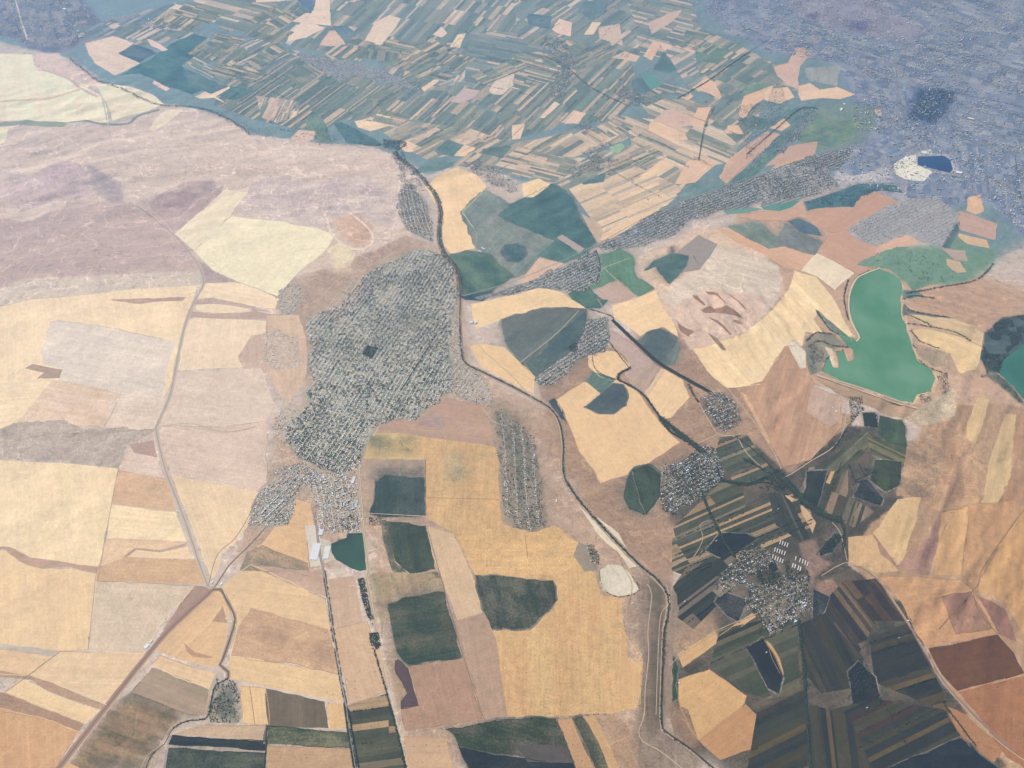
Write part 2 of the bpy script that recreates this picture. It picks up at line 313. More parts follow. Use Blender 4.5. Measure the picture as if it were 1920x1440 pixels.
S([1790, 260, 1880, 290, 1980, 300, 1980, 450, 1900, 420, 1850, 370, 1800, 330, 1790, 290],(0.12,1),80,'8FA1BE 9CABC4 8498B8 A5AFC2 7F95B6 98A4BC ABB3C2 8C9DB8 B4B8C4',200,75,.8,.1,'city_ground')
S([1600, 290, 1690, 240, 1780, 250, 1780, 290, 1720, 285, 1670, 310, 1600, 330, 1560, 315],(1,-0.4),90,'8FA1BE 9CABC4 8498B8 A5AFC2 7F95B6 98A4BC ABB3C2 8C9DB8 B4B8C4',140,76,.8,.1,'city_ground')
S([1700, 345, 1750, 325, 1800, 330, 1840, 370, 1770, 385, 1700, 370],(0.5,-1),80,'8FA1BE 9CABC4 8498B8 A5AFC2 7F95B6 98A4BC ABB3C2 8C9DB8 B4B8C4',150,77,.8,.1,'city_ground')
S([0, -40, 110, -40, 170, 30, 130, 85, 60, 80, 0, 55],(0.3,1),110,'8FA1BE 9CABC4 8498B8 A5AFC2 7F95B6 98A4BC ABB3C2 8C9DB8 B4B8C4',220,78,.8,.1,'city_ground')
F('park','5F7FA8',[1725,165,1790,170,1790,190,1750,235,1700,225,1705,190],'6C86AC',.5,0)
F('park','7480AE',[1585,40,1630,38,1625,58,1590,55],'7F88B2',.5,0)
F('park','7480AC',[1515,25,1533,25,1530,35,1510,33],'7F88B2',.5,0)
WATER('4E77A4','456E9C',[1722,293,1770,292,1782,300,1787,318,1780,324,1755,318,1718,308])
F('quarry','E4E2D6',[1675,307,1700,292,1718,290,1720,310,1748,322,1732,340,1700,337,1680,328],'D2D0C8',.6,0,soft=False)
F('quarry','C8CBCB',[1728,282,1745,280,1750,290,1722,292],'D8D6CE',.6,0)
F('plain','86A0A6',[1512,205,1560,195,1650,199,1640,240,1605,274,1540,284,1505,255],'8FA49C',.8,.1)
# ---- irrigated plain under the haze: blocks of strips
T1='7F9DAC 8FA8AE 7596A4 7F9DAC 9DADB2 CFC0B8 A9ADB0 8AA4A8 93A6AE DCCBC0 86A0AC'
T2='7292A0 7D9AA2 8DA5A6 7694A0 A9ACAA D9C4B4 BAB0AA 7D9AA2 93A4A2'
T3='E0CBB8 86A0A2 D9C1B0 9FA7A4 7893A0 B7AEA6 90A29E E0CBB8'
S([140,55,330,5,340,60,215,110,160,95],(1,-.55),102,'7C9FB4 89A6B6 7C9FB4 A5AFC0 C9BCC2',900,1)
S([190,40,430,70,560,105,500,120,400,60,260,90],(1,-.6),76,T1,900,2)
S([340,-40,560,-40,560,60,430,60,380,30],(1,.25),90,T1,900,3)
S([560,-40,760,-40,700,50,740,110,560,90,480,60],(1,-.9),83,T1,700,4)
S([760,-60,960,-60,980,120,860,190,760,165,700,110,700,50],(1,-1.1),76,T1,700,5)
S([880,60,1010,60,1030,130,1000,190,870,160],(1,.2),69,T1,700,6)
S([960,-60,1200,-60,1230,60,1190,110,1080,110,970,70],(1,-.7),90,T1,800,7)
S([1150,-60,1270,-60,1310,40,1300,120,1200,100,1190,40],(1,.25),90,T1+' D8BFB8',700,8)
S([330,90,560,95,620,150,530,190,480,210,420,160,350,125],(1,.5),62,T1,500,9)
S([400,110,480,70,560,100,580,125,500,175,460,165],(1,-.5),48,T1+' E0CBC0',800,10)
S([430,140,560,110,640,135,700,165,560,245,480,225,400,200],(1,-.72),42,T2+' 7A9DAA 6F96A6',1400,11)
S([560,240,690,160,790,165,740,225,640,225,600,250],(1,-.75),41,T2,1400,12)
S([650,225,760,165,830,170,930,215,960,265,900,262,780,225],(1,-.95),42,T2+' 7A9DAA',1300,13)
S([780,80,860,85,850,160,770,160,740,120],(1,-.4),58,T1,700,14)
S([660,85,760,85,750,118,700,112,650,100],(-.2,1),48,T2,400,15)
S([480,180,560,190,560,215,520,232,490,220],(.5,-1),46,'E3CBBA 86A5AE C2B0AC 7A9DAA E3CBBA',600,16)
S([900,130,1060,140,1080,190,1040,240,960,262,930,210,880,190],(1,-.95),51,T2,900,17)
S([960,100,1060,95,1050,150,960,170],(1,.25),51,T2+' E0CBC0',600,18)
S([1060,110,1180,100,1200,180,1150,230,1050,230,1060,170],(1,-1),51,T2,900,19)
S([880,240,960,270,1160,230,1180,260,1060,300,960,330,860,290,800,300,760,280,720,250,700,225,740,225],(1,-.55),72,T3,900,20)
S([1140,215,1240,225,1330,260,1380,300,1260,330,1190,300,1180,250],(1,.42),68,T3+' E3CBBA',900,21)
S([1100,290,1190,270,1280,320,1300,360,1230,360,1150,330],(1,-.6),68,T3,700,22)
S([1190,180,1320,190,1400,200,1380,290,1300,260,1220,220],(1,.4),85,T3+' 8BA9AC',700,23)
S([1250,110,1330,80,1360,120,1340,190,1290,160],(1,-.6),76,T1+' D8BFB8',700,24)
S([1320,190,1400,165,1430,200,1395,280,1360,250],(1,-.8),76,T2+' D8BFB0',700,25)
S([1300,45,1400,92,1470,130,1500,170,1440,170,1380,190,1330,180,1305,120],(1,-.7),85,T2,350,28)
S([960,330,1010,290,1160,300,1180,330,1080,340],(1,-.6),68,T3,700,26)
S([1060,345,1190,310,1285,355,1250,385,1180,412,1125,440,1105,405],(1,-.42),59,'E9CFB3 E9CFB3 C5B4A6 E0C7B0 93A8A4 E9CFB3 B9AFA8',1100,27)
# ---- single parcels one can tell apart there
F('stubble','DCCBC2',[160,83,212,68,252,82,222,102,263,121,217,144,180,123,168,105])
F('crop','5D8DA8',[222,102,255,85,295,100,262,120])
F('crop','628FA6',[275,118,330,78,365,65,392,72,380,95,340,125,345,130,410,158,360,180,300,158,262,140,225,145,263,122],'709BA8')
F('crop','6A98A6',[345,130,410,160,480,170,440,190,400,178,355,165])
F('stubble','DCCBC0',[330,8,380,17,358,40,308,38,318,15])
F('stubble','E6CDC4',[380,82,392,75,412,86,400,92])
F('stubble','DCC6C4',[275,73,295,80,315,95,305,98,283,86])
F('stubble','E2CAC2',[290,153,305,160,320,168,312,173,286,158])
F('stubble','EAD2C2',[366,184,385,174,396,178,430,163,432,166,405,183,426,196,400,185,375,187])
F('stubble','DFCDC2',[480,5,555,0,565,10,550,25,545,40,620,48,618,0,640,-20,480,-20])
F('crop','7297B8',[560,-10,595,-10,590,10,583,25,553,22])
F('stubble','E8CFC4',[538,78,545,60,565,42,592,45,610,52,575,70])
F('stubble','D6BFB4',[598,85,618,58,628,57,648,83,620,87])
F('crop','7B9DB0',[622,48,650,48,668,62,655,82,648,80,630,58])
F('stubble','DFCDC2',[680,82,705,40,730,28,752,35,735,60,715,84])
F('stubble','E2CCC4',[812,65,828,50,838,62,828,70])
F('stubble','EBD3BE',[843,88,858,65,873,62,862,90])
F('stubble','E6CFBD',[790,165,820,145,825,150,795,172])
F('stubble','C6B5B8',[845,190,870,165,900,170,885,185,860,193])
F('dry_ground','DCCBBE',[918,165,940,135,965,130,962,160,940,178,920,175],'C9BFBC',.6)
F('stubble','EBD0B8',[665,228,700,220,730,230,735,235,695,247,672,240])
F('crop','7397A4',[625,232,640,230,672,245,705,262,715,272,690,275,650,270,640,255],'6A90A0',.4)
F('crop','7FA0A0',[570,222,595,215,612,235,615,250,620,270,590,262,575,240],'8FA6A0',.5)
F('stubble','D9C0B6',[545,262,560,245,592,247,590,262,570,270],'C8B6B0')
F('stubble','EACFBA',[750,275,762,265,790,278,770,287,760,286])
F('crop','6F989E',[815,285,840,262,870,272,850,295,830,290])
F('stubble','EACFB6',[850,292,870,272,892,277,880,295])
F('crop','6C949A',[900,300,905,280,950,272,960,275,940,300,920,305])
F('crop','7CA0A4',[770,330,800,305,860,305,830,320,800,322])
F('stubble','E4CABF',[1035,55,1048,35,1073,42,1070,68,1045,62])
F('stubble','E8CCBE',[1095,65,1110,42,1127,42,1112,65])
F('crop','7699AE',[990,25,1035,30,1030,55,990,45])
F('crop','7B9DAE',[1082,20,1095,2,1140,0,1135,25,1110,38])
F('stubble','CFBDB6',[1122,52,1162,44,1167,85,1125,72])
F('stubble','D2BCB2',[1147,108,1158,92,1200,105,1192,116],'E0C6B8')
F('stubble','CDBAB4',[1216,42,1240,32,1260,22,1280,18,1262,40,1222,65])
F('stubble','DDBFB0',[1206,105,1226,76,1240,82,1222,113])
F('stubble','DDBFB4',[1237,80,1275,90,1310,90,1300,100,1270,85,1245,95])
F('crop','7FA0A0',[1300,105,1330,88,1368,92,1345,120,1310,115])
F('crop','83A6A8',[1095,100,1110,80,1150,85,1140,110])
F('crop','7298A4',[1225,130,1245,95,1268,130,1255,138])
WATER('80B4AC','76AAA6',[1202,143,1215,138,1230,142,1240,158,1262,168,1268,180,1245,180,1225,172,1210,158])
F('crop','6F95A4',[1185,150,1203,145,1220,168,1215,176,1187,170])
F('stubble','E0C0AE',[1298,165,1325,145,1340,155,1353,180,1350,186,1330,175])
F('stubble','D6BAB0',[1225,225,1250,205,1300,215,1300,235,1240,240])
F('stubble','E2C2AC',[1295,235,1308,202,1335,200,1320,235])
F('stubble','D9B9A8',[1275,182,1290,172,1300,180,1290,188])
F('stubble','E2C4AE',[1218,230,1235,228,1285,250,1290,262,1250,262,1215,245])
F('crop','86A79C',[1392,178,1398,160,1440,155,1430,190])
F('stubble','E0BFAA',[1385,215,1395,180,1450,160,1440,180,1410,200,1395,225])
F('crop','6F949C',[1383,225,1410,215,1440,225,1435,245,1400,240])
F('stubble','DDBFAA',[1360,250,1365,235,1385,235,1395,252])
F('stubble','D6B5A2',[1350,335,1365,300,1410,265,1440,255,1440,270,1400,310,1370,340])
F('crop','6B9598',[1365,350,1400,315,1445,265,1475,250,1500,225,1500,245,1460,285,1420,325,1390,355],'7FA49E')
F('stubble','D2B09C',[1440,325,1480,275,1520,280,1530,300,1500,310,1460,315])
F('crop','7B9E9C',[1440,230,1520,205,1560,230,1620,225,1600,260,1560,275,1500,265,1490,250],'93A695',.9)
F('stubble','E4CBBE',[1012,220,1040,190,1050,195,1020,222])
F('stubble','E2C8B8',[1058,232,1078,207,1100,212,1085,232])
F('stubble','E8CCB8',[960,235,985,232,975,260,960,262])
F('crop','A8CBB0',[1143,275,1165,268,1172,275,1160,287,1145,285])
F('stubble','E6C6A8',[1145,310,1175,303,1180,312,1160,325,1148,322])
F('crop','6C969C',[1085,335,1110,318,1140,315,1130,340,1095,345])
F('stubble','E6C9AE',[1060,345,1075,335,1090,340,1075,357])
F('stubble','EACDB0',[1200,330,1240,300,1265,308,1210,338,1203,335])
F('stubble','DFC1AC',[1265,345,1300,345,1340,310,1340,300,1290,300,1275,325])
F('crop','7BA0A6',[1270,365,1290,345,1330,340,1365,350,1330,372,1290,375])
# ---- north-western steppe
F('wheat','F2E2CE',[-60,100,60,103,65,125,100,130,130,150,150,150,170,158,165,170,190,180,200,200,205,232,150,232,60,229,-60,232],'E0CFC4',.6,.05)
F('steppe','DCCBC8',[62,103,110,100,130,125,160,140,195,158,190,172,150,155,105,143,70,128],'CBBBC0',.6)
F('wheat','F0DFCA',[180,160,200,160,255,168,285,178,308,198,280,210,240,220,212,230,206,205,190,178],'DDCCC0',.7)
F('stream_bank','A6B5B2',[-60,236,30,231,60,229,110,230,130,233,120,241,60,238,-60,241])
LINE('9FADB0',70,[130,233,160,231,200,236,240,233,260,220,300,208],'stream_bank')
LINE('D3C4B8',90,[-20,195,60,190,110,183,150,170],'track')
LINE('CBBABC',70,[70,132,120,146,160,173,185,184],'track')
F('wheat','E8D9C4',[275,243,300,218,318,208,345,210,290,245],None,.4)
F('wheat','EDDEC8',[-60,245,20,240,10,270,-60,290],None,.3)
F('burnt_slope','A9A2AE',[165,315,190,325,215,340,230,350,232,386,215,385,195,378,178,366,172,350],'C0B3B4',.7,0)
F('steppe','CDBDC0',[0,360,20,330,60,340,110,300,160,320,180,370,100,380,40,400],'C0B0BA',.7)
F('steppe','C8B6B4',[-60,400,60,420,130,380,220,385,290,400,330,440,375,490,370,512,200,515,40,525,-60,570],'B7A6AA',.6,.06,(1,-.05))
F('steppe','D6C9BD',[38,527,200,517,370,509,383,520,368,536,300,543,100,562,-60,585,-60,560],'CCBDB6',.4)
F('steppe','BBA9AD',[280,395,320,440,330,442,418,362,400,340,340,345,290,375],'C6B5B4',.5)
F('steppe','CBBCBC',[465,362,480,330,600,340,700,330,740,370,740,430,690,410,620,430,580,425,480,412,440,395],'D9CAC2',.7)
F('wheat','EADDC6',[328,442,420,356,465,362,440,392,432,405,365,472],'DDCDBA',.5,.05)
F('wheat','F3E5C8',[365,472,435,405,470,412,530,417,545,422,590,428,630,440,610,470,560,510,520,555,505,550,450,530,400,508],'EAD8BC',.3,.05)
F('steppe','B7A6A8',[375,490,400,508,445,530,430,532,383,535],'C0AEAC')
F('steppe','D2B5A6',[622,410,670,400,700,425,695,455,665,465,640,440],'DBC0B0',.4)
LINE('E6D3C4',45,[613,408,622,440,650,462,672,468,695,460,698,440,680,418,655,400],'track')
F('quarry','EADDC0',[617,470,635,455,652,460,665,485,650,500,625,508],'D6C4A8',.4,0)
# ---- western wheat
F('wheat','F0DABC',[-60,590,60,562,180,552,260,543,368,537,358,590,330,700,310,750,112,714,-60,730],'EACFB4',.4,.08)
F('fallow','E2D5C9',[95,605,110,602,190,612,330,642,312,700,305,748,250,742,112,714,118,695,80,685,78,660],'D8CCC2',.4,.08)
F('fallow','BDA79C',[48,692,62,684,118,695,112,710,70,711,85,700])
F('gully','C2AAA0',[205,563,350,558,342,566,300,567,260,571,225,567])
F('wheat','EFDABE',[380,532,440,530,480,541,522,560,515,580,480,575,400,560,368,560])
F('gully','C7B2A9',[360,566,400,558,430,565,480,576,510,585,480,584,420,575,365,572])
F('wheat','F0DDC0',[368,572,400,570,440,574,475,580,450,586,400,588,370,582])
F('gully','C7B0A6',[352,598,360,584,390,590,440,588,480,583,515,590,500,600,430,599,365,596])
F('wheat','EDD9BE',[350,605,365,596,430,600,500,602,495,640,480,632,470,632,450,665,458,688,335,695],'E8CDB8',.5,.07)
F('fallow','CFB7AA',[470,630,495,625,500,700,460,697,447,668])
F('fallow','E0CEBE',[335,697,490,690,515,760,500,790,420,800,300,798,300,760],'D2BFB0',.55,.05,(1,.1))
F('wheat','EFDABB',[-60,725,100,712,108,716,70,770,20,830,-60,835],None,.25)
F('wheat','E1C7B1',[100,713,230,737,210,780,195,802,150,800,50,795,20,810],'E4D0BF',.6)
F('fallow','E2CFBF',[230,737,310,750,293,810,200,804,200,770])
F('scrubland','C6B8AE',[30,793,120,790,150,803,290,806,288,818,240,835,225,865,222,880,110,868,-60,862,-60,830],'B7ABA4',.8,.08,(1,.02))
F('wheat','EFDAB7',[-60,862,110,868,222,880,210,945,184,1066,130,1056,60,1047,30,1030,-60,1022],'E9CFAE',.4,.08)
F('gully','C5A896',[-60,1024,20,1027,50,1045,110,1052,150,1060,185,1064,215,1060,240,1038,255,1028,300,1032,350,1018,348,1024,300,1036,255,1033,240,1047,215,1072,185,1076,130,1064,70,1066,40,1055,10,1031])
F('fallow','DDC9BA',[235,845,295,858,310,898,222,882])
F('fallow','BCA59C',[243,835,288,826,295,858,252,850])
F('fallow','D9BA9E',[222,882,315,899,330,960,211,946],'CFAE94',.5)
F('wheat','F2DDB8',[211,946,330,960,350,1016,300,1013,200,1010],'EBD2AC',.4)
F('fallow','E5C8A8',[200,1010,300,1012,350,1018,300,1030,255,1027,240,1037,213,1058,188,1060])
F('wheat','EDD3B0',[240,1045,256,1031,300,1036,352,1024,362,1048,245,1045])
F('fallow','D5B596',[184,1066,240,1045,365,1049,388,1096,183,1090],'CBAA8E',.4)
F('wheat','EACFA9',[-60,1032,10,1034,40,1057,80,1069,130,1067,183,1079,163,1218,110,1220,-60,1202],'E3C49F',.45,.08)
F('fallow','D8C6B0',[183,1090,368,1098,318,1150,290,1190,270,1225,163,1220],'CFBBA6',.35,.06)
F('wheat','E9D1B0',[320,890,400,905,500,925,490,935,470,960,462,990,440,1020,415,1040,408,1070,398,1085,365,1000],'E2C8A8',.4)
F('fallow','DCC7B8',[296,830,300,800,420,800,500,790,500,905,480,920,322,890],'D3BEB0',.5)
F('fallow','C9BDAE',[-60,1200,110,1221,105,1232,60,1225,-60,1210],'BDB4A8',.6)
F('wheat','E4C6A2',[-60,1210,60,1226,100,1232,52,1268,-60,1255])
F('wheat','E4CAA8',[112,1222,270,1225,282,1240,200,1322,110,1285,55,1267],'DFC09B',.5)
F('gully','BFA28C',[-60,1250,50,1267,110,1285,150,1302,200,1321,190,1331,130,1312,90,1296,60,1275,-60,1262])
F('wheat','EBCFA6',[10,1300,40,1275,90,1298,130,1313,190,1332,160,1358,60,1320],None,.25)
F('fallow','B59784',[-60,1295,10,1300,60,1320,158,1358,148,1372,90,1350,-60,1320],None,.2)
F('fallow','D8B28C',[-60,1318,0,1328,90,1350,148,1372,110,1430,80,1470,-60,1500],'C99F7C',.6)
F('fallow','B59C8D',[365,1098,386,1100,398,1108,318,1192,304,1180],'A9908A',.4)
F('wheat','E2C19A',[300,1200,395,1112,413,1105,430,1150,425,1200,412,1242,400,1252,340,1238,296,1222],'D9B692',.5)
F('fallow','BE9F88',[418,1136,398,1165,426,1168])
F('gully','C29F86',[345,1205,365,1222,400,1232,392,1234,362,1232,350,1222])
F('wheat','E5C7A2',[283,1245,300,1228,345,1246,405,1262,392,1292,330,1270])
F('fallow','B5A08E',[270,1268,285,1250,345,1272,392,1290,385,1342,330,1332,245,1300],'99907F',.55,.15)
F('scrubland','8F877C',[225,1310,245,1298,330,1330,385,1345,340,1355,250,1325],'6F766E',.7,.2,(1,.35))
F('scrubland','AC937C',[205,1330,225,1312,330,1345,335,1355,300,1390,270,1450,120,1450],'6F6E62',.95,.25,(1,.4))
F('wheat','DDB98F',[122,1428,150,1440,160,1450,110,1450])
F('orchard_ground','72817A',[405,1270,440,1275,448,1300,453,1356,395,1356,386,1340,398,1300],'A09883',.7,.1)
F('wheat','E3C6A0',[415,1100,470,1058,520,1080,610,1122,620,1180,642,1268,560,1248,432,1230,445,1180,432,1140],'DDBB94',.5,.1)
F('fallow','C9A98E',[470,1140,615,1180,640,1266,560,1246,432,1229,440,1190],'D9B894',.7,.12)
F('wheat','E5C69C',[430,1236,440,1230,560,1250,641,1269,650,1320,560,1300,430,1272],None,.3)
F('wheat','E4C498',[450,1286,498,1291,505,1358,455,1356],None,.2)
F('dark_soil','83796E',[498,1291,610,1315,616,1366,505,1360],'6E6A62',.5,.2,(0,1))
F('wheat','E0BD8F',[611,1315,646,1321,652,1366,618,1367],None,.2)
F('fallow','C9B095',[385,1357,500,1362,500,1389,325,1377])
F('crop','3B4E59',[323,1379,500,1390,499,1407,316,1396],'4A5A5E',.4,.2)
F('crop','48605C',[316,1402,499,1413,498,1450,308,1450],'6B746B',.5,.25)
F('crop','5F7362',[503,1362,655,1374,660,1402,498,1394],'8A8873',.6,.3)
F('fallow','C9A98A',[499,1398,660,1404,672,1450,497,1450],'B99C80',.5,.15)
F('stubble','CFB6AE',[1457,142,1450,125,1478,118,1490,90,1508,88,1520,100,1500,125,1496,150,1500,170,1478,160])
F('stubble','E2C6B2',[1497,161,1518,156,1537,168,1570,163,1604,177,1575,186,1540,184,1502,189,1497,177])
F('stubble','E2C6B0',[1436,168,1476,163,1490,182,1462,194,1433,187])
F('crop','AEB6B8',[1510,128,1575,123,1570,161,1518,151],None,.4)
F('crop','7599A4',[1440,226,1495,200,1528,200,1527,210,1450,275,1390,340,1367,340,1435,280])
F('stubble','C9ACA2',[1433,312,1476,274,1533,265,1528,288,1462,307],'BFA7A0',.7)
F('stubble','CDAFA2',[1348,331,1405,270,1438,246,1462,251,1415,298,1362,345],'C2AAA2',.6)
F('stubble','DDBFAA',[1443,240,1470,222,1482,235,1466,246])
F('stubble','CDB4A8',[1640,205,1655,207,1652,216,1641,213])
_r = random.Random(8)
for k in range(34):
    cx_ = _r.uniform(300, 1330); cy_ = _r.uniform(15, 330)
    if cy_ > 130+(cx_-300)*.22 and cx_ < 900: cy_ = _r.uniform(20, 140)
    hw = _r.uniform(16, 40)*(1+cy_/400); a_ = _r.choice((-.75, -.6, -.5, .25, .35, .3)); hh = hw*_r.uniform(.3, .55); q_ = -1/a_*.5
    ux, uy = hw, hw*a_*.8; vx, vy = hh*(1 if a_ > 0 else .9), hh*(-.75 if a_ > 0 else .55)
    S([cx_-ux-vx, cy_-uy-vy, cx_+ux-vx, cy_+uy-vy, cx_+ux+vx, cy_+uy+vy, cx_-ux+vx, cy_-uy+vy], ((1, a_*.8) if _r.random() < .5 else (vx, vy)), 62, T2 if cy_ < 200 else T3, 420, 100+k)
# ---- centre: main town surroundings
F('fallow','D9C0AC',[500,590,560,590,575,640,575,700,540,760,500,700],'CDB4A2',.5)
F('wheat','E0BE98',[490,1020,555,935,582,945,590,1000,575,1010,580,1065,480,1025],'D8B48E',.5)
F('fallow','9A9182',[462,1036,492,1022,576,1056,580,1080,540,1070,450,1070],'C2A78E',.9,.2)
F('fallow','CBAF9C',[470,1060,580,1070,612,1075,616,1122,560,1102,500,1075],'B79C90',.5)
F('yard','D9CFC2',[572,985,592,985,600,1010,607,1060,582,1064],'CBC3B8',.3,0)
F('yard','CDC3B5',[600,1010,620,1015,628,1050,608,1056],'DED4C4',.3,0)
WATER('366466','3F7D6A',[621,1020,634,1014,648,1008,652,1000,682,999,684,1030,687,1068,675,1071,660,1066,645,1058,630,1050,622,1036])
F('quarry','E4CDB0',[632,1000,650,998,650,1008,634,1014],None,.3)
F('wheat','D9BF92',[690,812,760,810,800,822,798,862,682,860],'C9AE86',.6,.1,soft=2)
F('weeds','8A9781',[690,818,728,815,740,830,742,852,715,856,688,850],'C0AB88',1.0,.05,soft=2)
F('weeds','93997F',[745,825,760,815,790,822,785,840,762,850,748,842],'C9B08A',1.0,.05,soft=2)
F('dry_wheat','DEBD8D',[790,820,850,826,927,836,935,860,936,940,942,984,985,986,990,1000,1010,1000,1035,985,1085,1015,1090,1060,1120,1075,1125,1115,1165,1122,1170,1180,1205,1240,1200,1325,1150,1338,948,1348,918,1182,990,1178,1042,1128,1036,1088,890,1080,862,1020,850,1000,797,970],'CFA880',.8,.12,(0,1),soft=2)
F('dry_wheat','E2BE8C',[935,990,985,1000,1040,985,1085,1018,1090,1060,1040,1078,893,1078,870,1030,855,1000],'DAB383',.5)
F('weeds','A9A68F',[828,848,868,850,872,872,862,900,850,906,838,890,840,870],'BFAE8C',.9,0,soft=2)
F('weeds','B9A587',[825,920,838,915,835,925,828,930],'C9AE86',.6,0,soft=2)
F('fallow','B9A596',[685,862,798,862,797,968,690,968],'A59688',.5,soft=3)
F('weeds','7F8282',[704,878,795,875,796,905,702,905],'A09488',.8,.1,soft=3)
F('crop','4E6C70',[704,905,722,890,795,896,796,966,712,969,694,962,703,930],'64767A',.8,.15,(0,1))
F('weeds','6E7C6F',[712,975,724,975,740,1055,770,1080,820,1070,830,1085,760,1092,735,1070,718,1010],'AE9C85',.9,.1,soft=5)
F('crop','4F6A66',[723,976,800,985,808,1020,816,1068,770,1076,742,1052,728,1012],'627368',.6,.2,(.2,1),soft=5)
F('scrubland','BFA68E',[690,1075,815,1075,832,1108,755,1122,728,1133,716,1200,700,1130],'8F8C74',.8,.15,(.2,1))
F('fallow','C7A893',[715,790,790,785,830,745,905,760,918,790,926,832,860,828,790,818,700,806],'B69C94',.7,soft=4)
F('weeds','AF9EA0',[785,785,820,778,838,790,810,802,788,796],None,.3,soft=4)
F('wheat','D9BE9F',[798,985,850,1000,862,1022,893,1095,908,1148,858,1162,832,1090,818,1060],'CFB294',.4,.1,(.3,1))
F('crop','4D6362',[892,1079,1036,1090,1042,1125,993,1176,922,1178,905,1140],'77776F',.6,.15,(.3,1))
F('crop','4F6A64',[728,1133,755,1121,832,1110,846,1165,866,1232,765,1246,745,1222,735,1180],'70746A',.6,.3,(1,-.2))
F('fallow','BEA38F',[868,1160,908,1150,930,1200,950,1347,908,1350,872,1235,855,1165],'B59A88',.5)
F('fallow','BB9B86',[768,1250,870,1236,905,1350,840,1360,760,1370,752,1330,786,1324],'AD8F80',.6)
F('scrubland','B9A388',[725,1238,745,1232,762,1300,752,1330],'A08E78',.6)
F('dark_soil','6A5E67',[741,1240,745,1236,765,1254,784,1323,752,1329,752,1315,764,1300,755,1280,742,1262],'74666A',.4,0)
F('stubble','D8B99B',[618,1182,688,1164,716,1230,724,1298,655,1320,640,1250],'CBAE92',.4)
F('stubble','CFB39D',[614,1085,665,1080,680,1165,620,1182],'C4A890',.4)
S([652,1322,726,1300,760,1450,672,1450],(1,-.13),75,'4C6260 B79F86 56695F 6F7668 C2A586 455C5E 8C8572',800,31,.6,.25)
F('crop','50655A',[836,1366,948,1350,1045,1348,1080,1440,1085,1460,900,1450,860,1400],'726F6A',.7,.3,(1,.3))
F('crop','3C4F55',[860,1402,960,1420,1075,1430,1090,1460,905,1455,880,1440],'4A5654',.4,.2)
F('dark_soil','6D6A6B',[960,1395,1060,1400,1078,1430,990,1428],'5D6265',.5)
F('stubble','CDA682',[1042,1348,1072,1346,1100,1400,1118,1450,1082,1450,1066,1400],None,.3)
F('crop','59675E',[1072,1346,1092,1342,1125,1390,1145,1450,1120,1450,1098,1400],'7D7C6B',.7)
F('stubble','D2AD84',[1093,1342,1115,1338,1165,1450,1145,1450,1122,1390],None,.3)
F('stubble','D2B292',[756,1380,838,1382,845,1420,860,1450,768,1450],'C3A488',.5)
F('scrubland','C1A084',[1118,1338,1150,1338,1195,1390,1210,1450,1168,1450,1140,1390],'A98E76',.7)
F('stubble','DDB88A',[1165,1180,1205,1240,1200,1320,1160,1322],'CFA97F',.4)
F('scrubland','BBA390',[1165,1130,1200,1120,1212,1165,1208,1240,1180,1240,1172,1180],'C9AE94',.6)
# ---- circle fields and the diagonal village
F('wheat','EFD3AE',[797,350,830,325,855,315,890,325,913,350,890,375,866,398,895,440,890,466,845,476,832,460,825,400],'E8C8A4',.3)
F('crop','8C9FA0',[866,398,910,355,960,385,985,370,1030,350,1070,365,1085,400,1110,430,1120,462,1060,492,1010,505,965,522,945,500,915,478,893,462,880,430],'9FA6A2',.8,.1)
F('crop','5C8590',[935,405,960,382,1035,345,1072,366,1090,410,1117,450,1100,478,1060,465,1040,450,1000,435],'6B9194',.6,.1)
F('crop','5A8290',[938,473,948,460,970,456,985,464,988,478,972,491,950,489],None,.3)
F('crop','67908F',[1003,482,1040,452,1100,478,1058,493],'72989A',.4)
F('stubble','DDC0AC',[970,532,1012,482,1056,493,1018,518,985,530],'D0B4A4',.4)
F('stubble','B5ABA8',[1044,446,1054,440,1096,466,1086,475],None,.2)
F('crop','5D8487',[843,478,878,470,918,477,966,517,925,545,870,556,861,530,858,505],'78978C',.6,.05)
F('crop','4D7184',[866,556,925,545,905,565,872,562],None,.3)
F('wheat','F1D5B0',[978,345,1010,335,1032,347,1000,370,982,370],None,.2)
F('stubble','CDB8A6',[1090,400,1125,420,1135,450,1120,455,1105,430],None,.4)
F('stubble','EACBAE',[1130,440,1180,410,1240,388,1228,404,1140,450,1125,450],None,.3)
F('crop','7BA38F',[1117,480,1165,467,1186,480,1193,518,1228,540,1196,556,1160,525,1112,543,1100,530,1130,505],'6F9A8C',.4,.05)
F('crop','5C8988',[1066,552,1100,533,1112,548,1128,562,1140,562,1125,578,1098,577,1078,568],'6A9188',.5)
F('stubble','C9B0A6',[1124,541,1158,524,1194,556,1152,568,1120,556],None,.3)
LINE('B9C4A0',16,[1132,502,1160,528,1196,556],'track')
LINE('B9C4A0',16,[1126,504,1150,495,1183,483],'track')
F('wheat','F0D4AC',[884,570,960,552,1015,538,1050,546,1098,578,1040,576,1000,583,942,598,893,617,885,590],'EACBA4',.3)
F('crop','868F8E',[942,600,1000,582,1060,577,1100,580,1096,620,1075,655,1040,680,1006,706,975,680,946,640],'6C8188',.9,.1,(1,-.7))
F('crop','5F7F88',[1030,640,1098,585,1096,620,1072,655,1030,690,1004,706,985,680,1010,665],'748A88',.7,.1)
LINE('A9B0A4',22,[975,680,1040,628,1085,583],'track')
F('wheat','EBCCA2',[882,650,905,645,945,652,975,680,1003,706,1000,738,960,718,900,685],'E2C098',.3)
F('wheat','F1D4AC',[1148,572,1190,560,1230,543,1240,570,1262,600,1272,632,1242,612,1200,630,1172,608,1152,595],'E8C9A2',.4)
